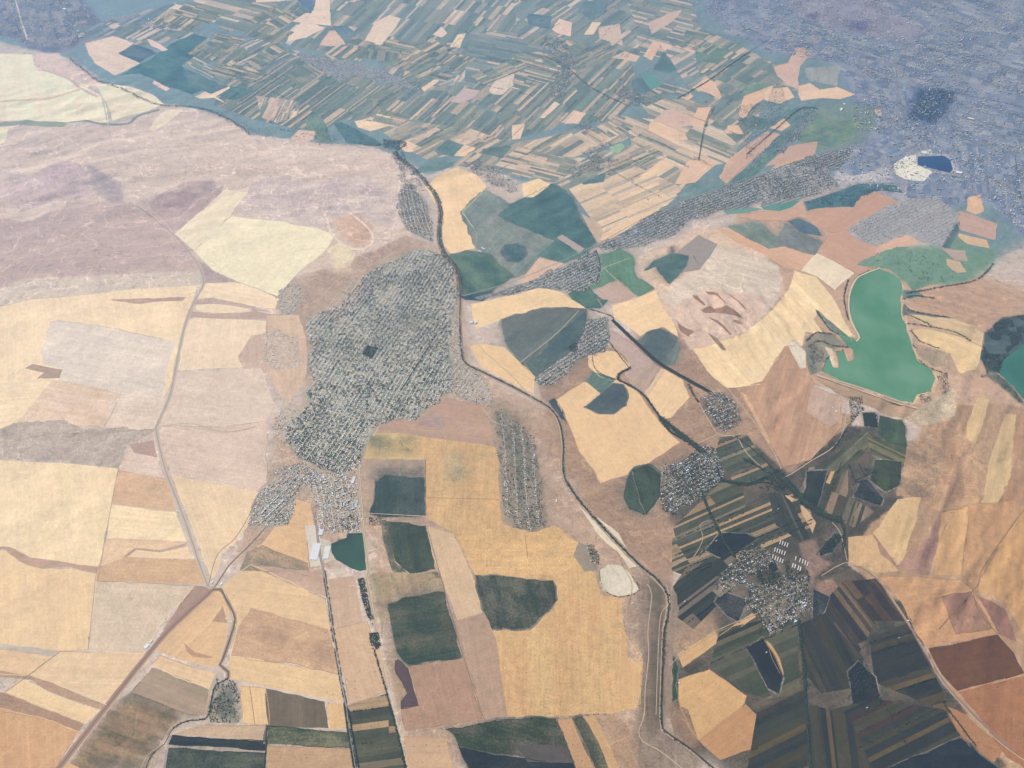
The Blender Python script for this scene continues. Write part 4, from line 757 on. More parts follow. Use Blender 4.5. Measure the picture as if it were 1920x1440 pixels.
def build_ground():
    rng = np.random.default_rng(4)
    pts = []; edges = []
    def add_poly(w):
        b = len(pts); pts.extend(map(tuple, w)); n = len(w); edges.extend([(b+i, b+(i+1) % n) for i in range(n)])
    for r in REG:
        if r['kind'] != 'S' and not r.get('line'):
            q = r['w']; ar = abs(np.sum(q[:, 0]*np.roll(q[:, 1], -1)-q[:, 1]*np.roll(q[:, 0], -1)))/2
            r['w'] = rough_edge(q, min({'wheat': 12, 'dry_wheat': 14, 'water': 7, 'reservoir': 15, 'crop': 22, 'stubble': 10, 'fallow': 14, 'ploughed_soil': 8, 'weeds': 38, 'village_ground': 0}.get(r['name'], 34), .03*math.sqrt(ar)))
        add_poly(r['w'])
        if r['kind'] == 'S':
            w = r['w']; c, s = math.cos(r['th']), math.sin(r['th']); n = len(w)
            U = w[:, 0]*c+w[:, 1]*s; V = -w[:, 0]*s+w[:, 1]*c
            def clip(isV, val, lo, hi):
                A, B = (V, U) if isV else (U, V); xs = []
                for i in range(n):
                    j = (i+1) % n
                    if (A[i] > val) != (A[j] > val): xs.append(B[i]+(B[j]-B[i])*(val-A[i])/(A[j]-A[i]))
                xs.sort(); out = []
                for k in range(0, len(xs)-1, 2):
                    a, b = max(xs[k], lo), min(xs[k+1], hi)
                    if b-a > 2: out.append((a, b))
                return out
            def seg(u0, v0, u1, v1):
                b = len(pts); pts.append((u0*c-v0*s, u0*s+v0*c)); pts.append((u1*c-v1*s, u1*s+v1*c)); edges.append((b, b+1))
            for i, v in enumerate(r['vs']):
                for a, b in clip(True, v, -1e9, 1e9): seg(a, v, b, v)
                if i < len(r['us']):
                    for u in r['us'][i]:
                        for a, b in clip(False, u, v, r['vs'][i+1]): seg(u, a, u, b)
    # free points so the sheet can follow the relief
    g = []
    def grid(x0, x1, y0, y1, st):
        xs, ys = np.meshgrid(np.arange(x0, x1, st), np.arange(y0, y1, st)); q = np.stack([xs.ravel(), ys.ravel()], 1).astype(float)
        return q+rng.uniform(-.3, .3, q.shape)*st
    a = grid(-16000, 16000, 2200, 26000, 150); u, v = pix(a[:, 0], a[:, 1]); g.append(a[(u > -80) & (u < 2000) & (v > -30) & (v < 1500)])
    for px, py, rx, ry, amp, wl, an, mode in HILLS:
        c = gp(px, py); a = grid(c[0]-1.7*rx, c[0]+1.7*rx, c[1]-1.7*ry, c[1]+1.7*ry, 40 if wl < 350 else 80)
        u, v = pix(a[:, 0], a[:, 1]); g.append(a[(u > -60) & (u < 1980) & (v > -30) & (v < 1480) & (_spot(a[:, 0], a[:, 1], px, py, rx, ry) > .08)])
    a = grid(-75000, 75001, -30000, 100001, 5000); u, v = pix(a[:, 0], np.maximum(a[:, 1], 1)); g.append(a[(a[:, 1] < 2000) | (u < -100) | (u > 2020) | (v < -30)])
    g = np.concatenate(g); allp = [Vector(p) for p in pts]+[Vector(p) for p in g]
    print('cdt in', len(allp), len(edges), time.time()-T0)
    vo, eo, fo, *_ = geometry.delaunay_2d_cdt(allp, edges, [], 0, 0.5)
    print('cdt out', len(vo), len(fo), time.time()-T0)
    V = np.array([tuple(v) for v in vo]); Fc = np.array(fo, np.int32)
    Z = relief(V[:, 0], V[:, 1])
    cen = V[Fc].mean(1); X, Y = cen[:, 0], cen[:, 1]
    own = np.full(len(Fc), -1); 
    for i, r in enumerate(REG): own[in_poly(r['w'], X, Y)] = i
    t1 = np.tile(np.append(alb('C8B8A8', 960, 700), 1.), (len(Fc), 1)); t2 = t1*.85; par = np.tile((.6, .3, .05), (len(Fc), 1))
    wat = np.zeros(len(V), bool)
    for i, r in enumerate(REG):
        m = np.nonzero(own == i)[0]
        if r['kind'] == 'S':
            c, s = math.cos(r['th']), math.sin(r['th']); U_ = X[m]*c+Y[m]*s; V_ = -X[m]*s+Y[m]*c
            row = np.clip(np.searchsorted(r['vs'], V_)-1, 0, len(r['cells'])-1)
            for k, f in enumerate(m):
                cc = r['cells'][row[k]][max(0, min(int(np.searchsorted(r['us'][row[k]], U_[k])), len(r['cells'][row[k]])-1))]
                t1[f, :3] = cc[0]; t2[f, :3] = cc[1]; t1[f, 3] = .1; t2[f, 3] = .5
            par[m] = (r['amt'], r['th'], r['fur'])
        else:
            a4 = WILD.get(r['name'], (.1, .3)); t1[m, :3] = r['t1']; t2[m, :3] = r['t2']; t1[m, 3] = a4[0]; t2[m, 3] = a4[1]; par[m] = r['par']
        if r['kind'] == 'W': wat[Fc[m].ravel()] = True
    Z[wat] = -1.5
    V3 = np.concatenate([V, Z[:, None]], 1)
    # wild ground fades into wild ground; worked fields keep their edges
    c1 = np.repeat(t1[:, None], 3, 1); c2 = np.repeat(t2[:, None], 3, 1)
    for c, gr in [(c, gr) for gr in range(1, 6) for c in (c1, c2)]:
        sf = np.isin(own, [-1]*(gr == 1)+[i for i, r in enumerate(REG) if r.get('soft') == gr]); Fs = Fc[sf]; cnt = np.maximum(np.bincount(Fs.ravel(), minlength=len(V)), 1)[:, None]
        if not sf.any(): continue
        fv = c[sf][:, 0]
        for it in range(2):
            acc = np.zeros((len(V), 4))
            for k in range(3): np.add.at(acc, Fs[:, k], fv)
            acc /= cnt; vv = acc[Fs]; fv = .75*vv.mean(1)+.25*fv
        c[sf] = vv
    def emit(name, sel, mat, kind='structure', label=None):
        f = Fc[sel]; uq, inv = np.unique(f.ravel(), return_inverse=True)
        me = mesh_np(name, V3[uq], inv.reshape(-1, 3), mat, c1[sel].reshape(-1, 4), c2[sel].reshape(-1, 4), par[sel])
        return link(name, me, kind)
    emit('ground', own == -1, GM)
    for i, r in enumerate(REG):
        sel = np.nonzero(own == i)[0]
        if len(sel): emit(r['name'], sel, WM if r['kind'] == 'W' else GM)
    print('ground', time.time()-T0)
build_ground()
# ================= roads, canals, streams (structure) =================
def px_path(flat, step=60.0):
    p = P(flat); return smooth(gp(p[:, 0], p[:, 1]), step)
RIB = []
def road(name, h, width, flat, lift=1.2, kind='structure', mat=None, side=0.0):
    w = px_path(flat, 55.0); p = P(flat); cx, cy = p.mean(0)
    if side: w = ribbon(w, 2*side)[0]
    n = len(w); wob = 1+.18*(2*vnoise(w[:, 0]/90, w[:, 1]/90, 9)-1); d = np.gradient(w, axis=0); d /= np.hypot(d[:, 0], d[:, 1])[:, None]
    nr = np.stack([-d[:, 1], d[:, 0]], 1)*(width/2*wob)[:, None]
    L_, R_ = w+nr, w-nr; V = np.concatenate([L_, R_]); z = np.maximum(relief(w[:, 0], w[:, 1]), 0)+lift
    V3 = np.concatenate([V, np.concatenate([z, z])[:, None]], 1)
    i = np.arange(n-1); Fq = np.stack([i+n, i+n+1, i+1, i], 1)
    t = np.tile(alb(h, cx, cy), (n-1, 1))
    me = mesh_np(name, V3, Fq, mat or RM, t, t*.8, np.zeros((n-1, 3)))
    return link(name, me, kind)
R1 = [28,-5,40,40,52,75]
road('road','C9C4CC',40,R1)
R1 = [70,125,105,143,140,155,170,170,190,182,198,210,203,235,215,290,232,340,233,383]
road('road','C2BABC',26,R1)
R1b = [233,383,270,395,305,425,330,445,352,470,373,500,382,530,372,552,358,580,345,620,328,700,318,745,296,795,294,812,310,880,335,945,355,1000,375,1060,390,1100]
road('verge','C6B9AE',62,[352,470,373,500,382,530,372,552,358,580,345,620,328,700,318,745,296,795,294,812,310,880,335,945,355,1000,375,1060,390,1100],.8)
road('road','A99F9A',14,R1b,1.4)
R2 = [60,1500,110,1440,200,1325,300,1200,350,1150,398,1106,430,1060,470,1020,515,970,560,915,590,880]
road('verge','A98F86',75,R2[:12],.8); road('road','8F8079',16,R2,1.4); road('track','DCC2A4',9,R2[:12],1.6,side=-42)
road('road','B5A9A0',14,[590,880,612,850,700,760,745,690,800,600],1.4)
road('canal','76726F',20,[398,1106,413,1105,425,1125,440,1160,432,1195,418,1235,412,1246,428,1260,428,1272],1.2)
road('verge','B39C8B',52,[398,1106,413,1105,425,1125,440,1160,432,1195,418,1235,412,1246,428,1260,428,1272],.7)
road('stream','6E6F66',12,[428,1272,405,1285,397,1310,388,1345,350,1352,325,1365,308,1395,285,1415,270,1450],1.2)
road('track','C7AE92',9,[400,1275,392,1300,380,1345,345,1350,318,1366,303,1395,275,1418,262,1450],1.3)
R4 = [590,960,600,1040,607,1070,615,1120,625,1190,640,1280,648,1320,655,1375,668,1450]
road('verge','8F8783',30,R4,.8); road('road','A9A5AA',11,R4,1.3)
R6 = [745,745,720,775,690,808,675,840,672,870,676,930,680,980,686,1030,692,1070,688,1085,700,1150,710,1210,722,1265,735,1320,745,1365,765,1450]
road('verge','AFA28F',38,R6[:24],.8); road('track','D6C8B0',8,R6,1.3,side=10); road('track','CDBEA8',7,R6[:26],1.3,side=-11)
CAN = [738,285,750,300,775,318,800,345,818,370,826,400,823,440,832,475,850,498,860,520,863,560,862,600,864,650,872,680,905,698,960,725,1000,747,1030,765,1048,790,1056,830,1056,880,1066,910,1100,955,1160,1020,1200,1060,1230,1085,1252,1115,1253,1150,1246,1185,1243,1250,1241,1350,1250,1372,1290,1400,1320,1425,1350,1450]
road('verge','A6978A',75,CAN[6:58],.7); road('canal','5A6468',18,CAN,1.5); road('track','C7B7A6',8,CAN,1.6,side=-22); road('track','B3A598',7,CAN[:54],1.6,side=24)
road('canal','4C5A68',22,[1148,600,1190,640,1235,680,1285,710,1330,735],1.5); road('verge','6C7374',55,[1148,600,1190,640,1235,680,1285,710,1330,735],.8)
road('stream','59646A',22,[1180,690,1162,700,1160,712,1185,725,1208,742,1232,775,1255,808,1290,828,1312,845],1.5)
road('stream','515E66',20,[1450,890,1480,915,1510,945,1545,968,1572,978,1582,1000,1580,1030,1590,1055],1.5)
road('canal','323D46',24,[1315,925,1330,960,1355,1010,1378,1045],1.5)
road('canal','232B35',30,[1497,1165,1502,1200,1508,1260,1512,1320,1515,1380,1520,1450],1.5)
road('road','DDD0BC',11,[1532,706,1575,721,1620,737,1680,757,1720,768],17.0)
road('mud_bank','D8C9AE',26,[1650,503,1625,512,1606,523,1594,548,1591,575,1595,598,1602,615,1611,633,1605,640],1.0)
road('mud_bank','CDBCA2',22,[1694,560,1690,585,1694,600,1702,612,1707,632,1712,652,1722,675,1737,686,1749,697,1757,712,1752,730],1.0)
for k, (hx, wd_, pts) in enumerate([
 ('B9ADA3',12,[860,590,900,650,960,705,1000,750]),
 ('A9A49C',16,[1120,560,1142,595]),
 ('A6A2A2',14,[865,556,960,528,1040,495,1125,455,1230,398,1370,345,1500,300,1620,255,1690,215]),
 ('C9BAA6',12,[1310,755,1330,790,1348,815,1380,820,1400,850,1440,885,1470,895,1520,865,1560,840,1580,810,1586,770,1575,742]),
 ('CBBBA8',12,[1300,835,1345,815]), ('CBBBA8',10,[1720,772,1760,752,1790,722,1800,700]),
 ('CDBCA4',12,[1590,1055,1640,1080,1690,1150,1740,1230,1760,1270,1820,1340,1890,1405,1990,1470]),
 ('A98E84',34,[1600,1060,1640,1082,1690,1152,1740,1232,1770,1280,1830,1345,1900,1408]),
 ('C9B39E',10,[1540,1080,1590,1055,1640,1075]), ('C8B8A4',10,[1588,1052,1575,1000,1560,980]),
 ('B8AA9A',9,[1330,975,1312,985,1318,1010,1300,1045,1285,1050,1230,1080]),
 ('B9A996',9,[1255,1250,1300,1205,1360,1175,1420,1150,1480,1120]), ('CDB79C',8,[1230,1340,1235,1200,1240,1150,1255,1130,1250,1095]),
 ('CBB49C',11,[1213,1095,1222,1115,1215,1180,1216,1230,1210,1290,1208,1340,1198,1370,1205,1390,1240,1410,1290,1450]),
 ('E0D2BC',9,[655,1099,668,1098,674,1092]), ('DCCCB6',8,[630,1182,690,1164]), ('D8C8B0',8,[684,962,798,968]), ('D0C0AA',8,[686,998,652,1000]),
 ('CFB89F',7,[693,1240,745,1237]), ('B9AD9D',6,[945,950,1030,985,1080,1015,1115,1030,1160,1080]),
 ('C9BFB4',12,[905,765,925,790,955,800]), ('C2B2A0',8,[498,940,503,895,492,860]), ('9E9186',7,[390,1100,408,1040,440,1010,465,970,480,935]),
 ('BFB2A4',10,[560,900,600,880,640,885]), ('C6B9AB',9,[500,820,520,790,540,730,560,700,575,660]),
 ('DCCFBE',7,[600,560,640,520,700,495,745,470]), ('DACDBE',8,[745,405,690,400,640,410]), ('DACDBE',7,[690,430,735,475]),
 ('B7B0AE',12,[740,230,800,240,860,258,930,268,1000,262,1060,248,1130,232,1160,215]),
 ('A2A3B0',16,[560,98,640,120,700,140,780,170]), ('9E9FAE',14,[190,40,290,48,400,58,480,75]), ('A8A9B8',14,[130,98,170,75,240,60]),
 ('7E8FA8',16,[1020,105,1060,125,1110,165,1180,200,1200,215]), ('6E8094',18,[1270,185,1330,150,1400,100,1440,75]),
 ('9A9EB0',22,[1680,120,1682,170,1680,225]), ('A0A4B4',20,[1690,215,1740,190,1900,260]), ('9196AE',16,[1600,250,1690,215,1800,120,1900,60]),
 ('8B97A0',9,[1120,460,1150,500,1115,530]), ('C2B4A6',8,[1135,330,1180,352]), ('6F8794',12,[1310,300,1320,240,1335,200]),
 ('E2D3C6',7,[75,507,200,487,370,480]), ('DFD0C4',9,[20,560,60,505,110,430,160,340,225,290]), ('DDD0C6',7,[640,405,610,345,680,325,745,300]), ('DDD0C6',7,[330,445,290,400,240,385]), ('D9CCC4',7,[420,300,500,310,560,330,610,345]), ('E0D2C6',8,[770,440,730,400,690,380,640,330]), ('E0D2C6',7,[235,385,300,360,340,300,420,250]), ('DCCFC4',7,[0,330,80,350,160,390,233,390]), ('E4D6C6',9,[500,500,560,470,640,470,700,490]), ('B8A690',8,[293,806,200,812,100,815,20,830]), ('C3B2A3',8,[300,800,360,795,420,810,480,800]), ('B5A192',6,[180,1080,165,1218]),('B5A192',6,[222,880,205,970,184,1085]),
 ('A08D7C',6,[112,1222,52,1268,10,1298]), ('A98C70',6,[468,1286,478,1358]), ('8D7E70',7,[800,985,830,1095,870,1235,908,1350]),
 ('8A8474',8,[798,862,797,968]), ('A98F72',6,[797,933,935,936]),('A58B70',6,[984,1000,990,1050]),
 ('9C8878',7,[1155,1030,1170,1065,1185,1095,1180,1130]), ('A08772',8,[1760,1180,1830,1100,1840,1070,1880,1010,1925,950]), ('8F7868',8,[1822,1105,1835,1150,1868,1190]),
 ('C9B098',10,[1580,745,1575,790]), ('CDBDA8',9,[1350,715,1375,742,1440,830,1465,880])]):
    road('road' if wd_ > 11 else 'track', hx, wd_, pts, 1.7+.05*(k % 7))
def field_margins():
    r_ = np.random.default_rng(3); VV, FF, TT = [], [], []; b = 0
    for r in REG:
        if r['kind'] != 'F' or r.get('line') or r.get('soft') or r['name'] not in ('wheat', 'fallow', 'stubble', 'crop', 'dark_soil', 'ploughed_soil'): continue
        w = r['w']; n = len(w); c = w.mean(0); d = np.hypot(*(np.roll(w, -1, 0)-w).T).sum()
        if d < 900: continue
        k = 0
        while k < n-2:
            ln = int(r_.integers(6, 26)); seg = w[k:min(k+ln, n)]
            if r_.random() < .62 and len(seg) > 3:
                wd = r_.uniform(4.5, 10); L_, R_ = ribbon(seg, wd); m = len(seg); z = np.maximum(relief(seg[:, 0], seg[:, 1]), 0)+1.0
                VV.append(np.concatenate([np.concatenate([L_, z[:, None]], 1), np.concatenate([R_, z[:, None]], 1)]))
                i = np.arange(m-1); FF.append(np.stack([i+m, i+m+1, i+1, i], 1)+b); b += 2*m
                t = np.array(r['t1'])*(r_.uniform(.55, .8) if r_.random() < .6 else r_.uniform(1.1, 1.3)); TT.append(np.tile(np.clip(t, 0, .75), (m-1, 1)))
            k += ln
    link('field_margins', mesh_np('field_margins', np.concatenate(VV), np.concatenate(FF), RM, np.concatenate(TT)), 'structure')
field_margins()
road('road','D2C6B8',15,[700,818,745,740,790,668,828,612,845,590],1.5); road('road','CFC4B6',12,[590,720,640,640,690,560,730,505],1.5); road('road','CFC4B6',12,[545,830,600,740,660,650,720,560,770,490],1.5)
road('road','CFC4B6',11,[585,650,640,665,700,682,760,700,830,735],1.5); road('road','CFC4B6',11,[600,590,680,612,760,640,850,668],1.5)
# ================= trees and houses: gather first, then the nearest 300 as things, the rest as one mass =================
rg = np.random.default_rng(11)
TREES, HOUSES = [], []          # tree: x,y,r,tint index,place ; house: x,y,rot,w,d,h,roof,place
def dist_cam(x, y): return math.sqrt(x*x+y*y+CAM_H*CAM_H)
WATERS = [r['w'] for r in REG if r['kind'] == 'W']
def tree_line(flat, width, n_per_100m, r=5.0, place='tree row', side=0.0, gap=0.0):
    w = px_path(flat, 40.0); width = width*1.35; n_per_100m = n_per_100m*1.5
    if side: w = ribbon(w, 2*side)[0]
    d = np.hypot(*np.diff(w, axis=0).T); L_ = d.sum(); n = int(L_/100*n_per_100m)
    s = np.concatenate([[0], np.cumsum(d)]); t = rg.uniform(0, L_, n)
    if gap: t = t[vnoise(t/45.0, t*0+len(TREES) % 97, 3) > gap]
    x = np.interp(t, s, w[:, 0])+rg.normal(0, width/2.6, len(t)); y = np.interp(t, s, w[:, 1])+rg.normal(0, width/2.6, len(t))
    for a, b in zip(x, y): TREES.append((a, b, r*rg.uniform(.65, 1.3), place))
def poly_points(flat, per_ha, world=False):
    w = flat if world else gp(P(flat)[:, 0], P(flat)[:, 1])
    x0, y0 = w.min(0); x1, y1 = w.max(0); n = int((x1-x0)*(y1-y0)/1e4*per_ha)
    X = rg.uniform(x0, x1, n); Y = rg.uniform(y0, y1, n); m = in_poly(w, X, Y); return X[m], Y[m]
def tree_patch(flat, per_ha, r=5.0, place='grove', clump=.0, sc=120.0):
    X, Y = poly_points(flat, per_ha)
    if clump: m = vnoise(X/sc, Y/sc, 21) > clump; X, Y = X[m], Y[m]
    for a, b in zip(X, Y): TREES.append((a, b, r*rg.uniform(.6, 1.35), place))
STREETS = []; MTN = 'central town'
def make_town(flat, dirpx, place, plot=26, depth=30, street=11, fill=.85, trees=3.2, tr=4.4, hs=1.0, clump=.35, roofs='gggwwrbd', every=1, lanes=True, hexs='CFC6BA'):
    p = P(flat); w = rough_edge(gp(p[:, 0], p[:, 1]), 60); cx, cy = p.mean(0)
    q = gp([cx, cx+dirpx[0]*8], [cy, cy+dirpx[1]*8]); th = math.atan2(q[1, 1]-q[0, 1], q[1, 0]-q[0, 0]); c, s = math.cos(th), math.sin(th)
    U = w[:, 0]*c+w[:, 1]*s; V = -w[:, 0]*s+w[:, 1]*c; v = V.min(); pitch = 2*depth+street; segs = []
    xs, ys, kind = [], [], []
    while v < V.max():
        u = U.min()+rg.uniform(0, plot)
        while u < U.max():
            uu = u+rg.normal(0, 2); bend = 18*math.sin(u/420.0+cx)
            for sd in (-1, 1):
                xs.append((uu, v+bend+sd*(street/2+7+rg.uniform(0, 6)), sd)); 
            u += plot*rg.uniform(.8, 1.35)
            if int((u-U.min())/170) != int((u-plot-U.min())/170): u += 12
        if lanes: segs.append(v)
        v += pitch
    A = np.array(xs); X = A[:, 0]*c-A[:, 1]*s; Y = A[:, 0]*s+A[:, 1]*c; m = in_poly(w, X, Y)
    dens = vnoise(X/230, Y/230, int(cx) % 50)
    for x, y, sd, k, dn in zip(X, Y, A[:, 2], m, dens):
        if not k or rg.random() > fill*(.75+.4*dn): continue
        W_ = rg.uniform(11, 18)*hs; D_ = rg.uniform(8.5, 12.5)*hs
        HOUSES.append((x+rg.normal(0, 3), y+rg.normal(0, 3), th+rg.normal(0, .12)+(math.pi/2 if rg.random() < .3 else 0), W_, D_, rg.uniform(3, 6.5), roofs[rg.integers(len(roofs))], place))
        if rg.random() < .035: HOUSES.append((x+rg.uniform(-25, 25), y+rg.uniform(-25, 25), th, rg.uniform(26, 48), rg.uniform(11, 16), rg.uniform(5, 10), 'wwgcu'[rg.integers(5)], place))
        if rg.random() < .5:
            q2 = 17*sd; HOUSES.append((x-q2*s*1.0+rg.uniform(-6, 6), y+q2*c+rg.uniform(-6, 6), th, rg.uniform(5, 9)*hs, rg.uniform(4, 6)*hs, 2.6, roofs[rg.integers(len(roofs))], place))
    if trees:
        X, Y = poly_points(w, 1e4/(plot*(depth+street/2))*trees, True); cn = .26*vnoise(X/130, Y/130, 31)+.54*vnoise(X/33, Y/33, 32)+.30*vnoise(X/420, Y/420, 33)-.05
        vv = (-X*s+Y*c-V.min()-18*np.sin((X*c+Y*s)/420.0+cx)) % pitch; ok = ((np.minimum(vv, pitch-vv) > street*.6) | (rg.random(len(X)) < .42)) & (cn > clump)
        for x, y in zip(X[ok], Y[ok]): TREES.append((x, y, tr*rg.uniform(.6, 1.35), place))
    if lanes and STREETS is not None:
        n = len(w); vs = []; fs = []
        for v in segs:
            us = np.arange(U.min(), U.max(), 45.0); vb = v+18*np.sin(us/420.0+cx)
            x = us*c-vb*s; y = us*s+vb*c; ins = in_poly(w, x, y)
            for i in range(len(us)-1):
                if ins[i] and ins[i+1]:
                    b = len(vs)
                    for j, sg in ((i, -1), (i, 1), (i+1, 1), (i+1, -1)):
                        vv2 = vb[j]+sg*street*.42; vs.append((us[j]*c-vv2*s, us[j]*s+vv2*c))
                    fs.append((b, b+3, b+2, b+1))
        for u0 in (np.arange(U.min(), U.max(), 170.0) if MTN in place else []):
            vsn = np.arange(V.min(), V.max(), 45.0); x = u0*c-vsn*s; y = u0*s+vsn*c; ins = in_poly(w, x, y)
            for i in range(len(vsn)-1):
                if ins[i] and ins[i+1]:
                    b = len(vs)
                    for j, sg in ((i, -1), (i, 1), (i+1, 1), (i+1, -1)):
                        uu = u0+sg*4; vs.append((uu*c-vsn[j]*s, uu*s+vsn[j]*c))
                    fs.append((b, b+1, b+2, b+3))
        if fs:
            vs = np.array(vs); z = np.maximum(relief(vs[:, 0], vs[:, 1]), 0)+1.1; me = mesh_np('streets', np.concatenate([vs, z[:, None]], 1), fs, RM, np.tile(alb(hexs, cx, cy), (len(fs), 1)))
            link('streets', me, 'structure')
for a_, k_ in TOWN_CALLS: make_town(*a_, **k_)
# the city under the haze: blocks of flats, houses and parks
def city(flat, n_ha, place, tall=.25, tr=1.0):
    X, Y = poly_points(flat, n_ha); dn = vnoise(X/500, Y/500, 77); k = dn > .32
    for x, y in zip(X[k], Y[k]):
        th = .35+.3*math.floor(4*float(vnoise(np.array(x/1800), np.array(y/1800), 8)))
        if rg.random() < .5: th += math.pi/2
        if rg.random() < tall: HOUSES.append((x, y, th, rg.uniform(35, 75), rg.uniform(12, 16), rg.uniform(11.2, 19), 'gwwgcu'[rg.integers(6)], place))
        else: HOUSES.append((x, y, th, rg.uniform(12, 26), rg.uniform(9, 15), rg.uniform(4, 8), 'gwwgdb'[rg.integers(6)], place))
    X, Y = poly_points(flat, n_ha*4.5*tr); dn = vnoise(X/260, Y/260, 78)*.6+vnoise(X/900, Y/900, 79)*.4; k = dn > .47
    for x, y in zip(X[k], Y[k]): TREES.append((x, y, rg.uniform(3.5, 6.5), place))
city([1300,0,1920,-20,1920,440,1880,400,1800,350,1700,260,1600,240,1600,120,1440,100,1340,40],3.4,'the hazy city',.12,.55)
city([0,-20,130,-20,190,40,130,90,60,92,0,62],2.6,'the hazy town at the top left',.06,.9)
city([190,25,480,60,560,95,480,80,300,52,200,45],.9,'the hazy town at the top left',.05,1.2)
city([1500,335,1600,265,1700,250,1800,330,1780,380,1690,365],1.6,'the works at the edge of the city',.2,.8)
# ---------------- rows and patches of trees
def tl(*a, **k): tree_line(*a, **k)
GC = 'the row along the main canal'
tl(CAN[:22],26,22,5.5,GC,side=30); tl(CAN[:22],26,14,5,GC,side=-30); tl(CAN[22:60],8,7,4.5,GC,side=14); tl(CAN[40:],10,9,4.5,GC,side=-12,gap=.35)
tl([1148,600,1190,640,1235,680,1285,710,1335,738],10,34,5,'the dense double row along the dark canal',side=22); tl([1148,600,1190,640,1235,680,1285,710,1335,738],9,26,5,'the dense double row along the dark canal',side=-22)
tl([1182,690,1162,700,1160,712,1185,725,1208,742,1232,775,1255,808,1290,828,1318,848],22,40,5.5,'the winding stream through the wheat')
tl([1180,690,1160,665,1140,640,1120,640],14,16,5,'the winding stream through the wheat')
tl([1240,785,1258,800,1290,825,1320,848],44,90,6,'the thick belt by the stream')
tl([1310,755,1300,740,1290,720],20,25,5,'the thick belt by the stream')
tl([1320,848,1345,870,1350,895,1390,905,1440,905,1470,920],12,20,5,'the hedge by the strip fields')
tl([1455,885,1480,910,1510,942,1545,965,1575,975],52,120,6,'the wooded river bend'); tl([1575,975,1583,1000,1580,1030],18,30,5.5,'the wooded river bend')
tl([1395,860,1440,885,1480,905],24,30,5.5,'the wooded river bend'); tl([1350,900,1400,908,1440,895,1470,915],26,46,5.5,'the wooded river bend'); tree_patch([1400,895,1450,885,1480,905,1460,925,1420,915],30,5.5,'the wooded river bend',.4)
tl([1380,820,1420,850,1450,880],12,14,5,'the row by the pink field'); tl([1560,845,1590,800,1610,775],16,16,5,'the row below the dam')
tree_patch([1590,745,1615,745,1620,770,1595,790],60,5,'the row below the dam'); tree_patch([1617,775,1645,778,1645,802,1622,802],90,5.5,'the dark grove below the dam')
tree_patch([1612,903,1655,935,1650,947,1598,932],60,5,'the dark grove below the dam',.3)
tree_patch([1535,1040,1562,1003,1582,1005,1560,1035],70,5.5,'the dark triangular grove')
for a in ([1600,905,1615,895,1640,885],[1620,875,1640,905],[1590,870,1605,905,1615,900],[1610,870,1620,890]): tl(a,6,14,5,'the hedges between small fields')
tl([1315,920,1330,960,1355,1010,1378,1045],14,60,6,'the black windbreak between villages')
tl([1497,1160,1502,1200,1508,1260,1512,1320,1515,1380,1520,1455],18,58,4.4,'the black windbreak at the bottom edge')
tl([1310,500,1300,480],6,4,4,'the scrub'); tl([1630,1290,1660,1325,1690,1380,1700,1400],8,9,5,'the hedges at the bottom right')
tl([1770,1320,1800,1360,1830,1400],10,26,5,'the hedges at the bottom right')
tl([1610,1235,1650,1310,1620,1340],18,10,5,'the hedges at the bottom right'); tree_patch([1590,1260,1625,1245,1645,1290,1620,1325,1590,1310],26,5,'the orchard at the bottom right',.3)
tl([752,735,790,675,820,628],10,26,5,'the avenue through the town',side=16); tl([660,600,700,545],10,14,5,'the avenue through the town')
# hedges between the strip fields and lone farmsteads on the plain
for r in REG:
    if r['kind'] != 'S': continue
    w = r['w']; c, s = math.cos(r['th']), math.sin(r['th']); U = w[:, 0]*c+w[:, 1]*s; cy_ = float(pix(*w.mean(0))[1])
    for v in r['vs'][1:-1]:
        if rg.random() > (.16 if cy_ > 700 else .10): continue
        n = int((U.max()-U.min())/9); u = rg.uniform(U.min(), U.max(), n); u = u[vnoise(u/160, u*0+v, 41) > .45]; vv = v+rg.normal(0, 2.5, len(u))
        x, y = u*c-vv*s, u*s+vv*c; k = in_poly(w, x, y)
        for a, b in zip(x[k], y[k]): TREES.append((a, b, rg.uniform(3.5, 6.5), 'a hedge between strip fields'))
    x, y = poly_points(w, .012, True)
    for a, b in zip(x, y):
        HOUSES.append((a, b, r['th'], rg.uniform(12, 30), rg.uniform(8, 13), 4.5, 'wwgc'[rg.integers(4)], 'the strip fields'))
        for q in range(6): TREES.append((a+rg.normal(0, 22), b+rg.normal(0, 22), rg.uniform(4, 7), 'a hedge between strip fields'))
for px_, py_ in rg.uniform((520, 700), (1900, 1430), (900, 2)):
    a, b = gp(px_, py_); TREES.append((a, b, rg.uniform(2.5, 4.5), 'the open fields'))
# centre bottom: canal road rows
CR = 'the row along the white canal road'
tl(R4[4:],5,16,4.6,CR,side=14,gap=.3); tl(R4[4:],5,14,4.6,CR,side=-14,gap=.35); tl([650,1330,658,1380,672,1455],7,40,5.5,CR,side=17); tl([648,1320,655,1370,668,1450],7,40,5.5,CR,side=-17)
SG = 'the dark grove beside the dirt road'
tree_patch([670,1086,682,1083,688,1110,696,1150,702,1160,690,1160,680,1130],110,5.5,SG); tree_patch([692,1188,708,1185,714,1210,706,1218,694,1208],130,5.5,SG)
tl([700,1215,715,1265,728,1310,742,1365,762,1450],12,24,5,'the ragged row beside the dirt road'); tl([732,1320,745,1365,765,1450],10,46,5.5,'the ragged row beside the dirt road',side=-14)
tl([684,1120,690,1140,700,1165,708,1200],8,14,4.5,'the ragged row beside the dirt road',side=-22,gap=.4)
tree_patch([405,1272,440,1276,449,1303,454,1355,396,1355,386,1340,398,1302],42,4.6,'the orchard at the bend of the stream',.42,60)
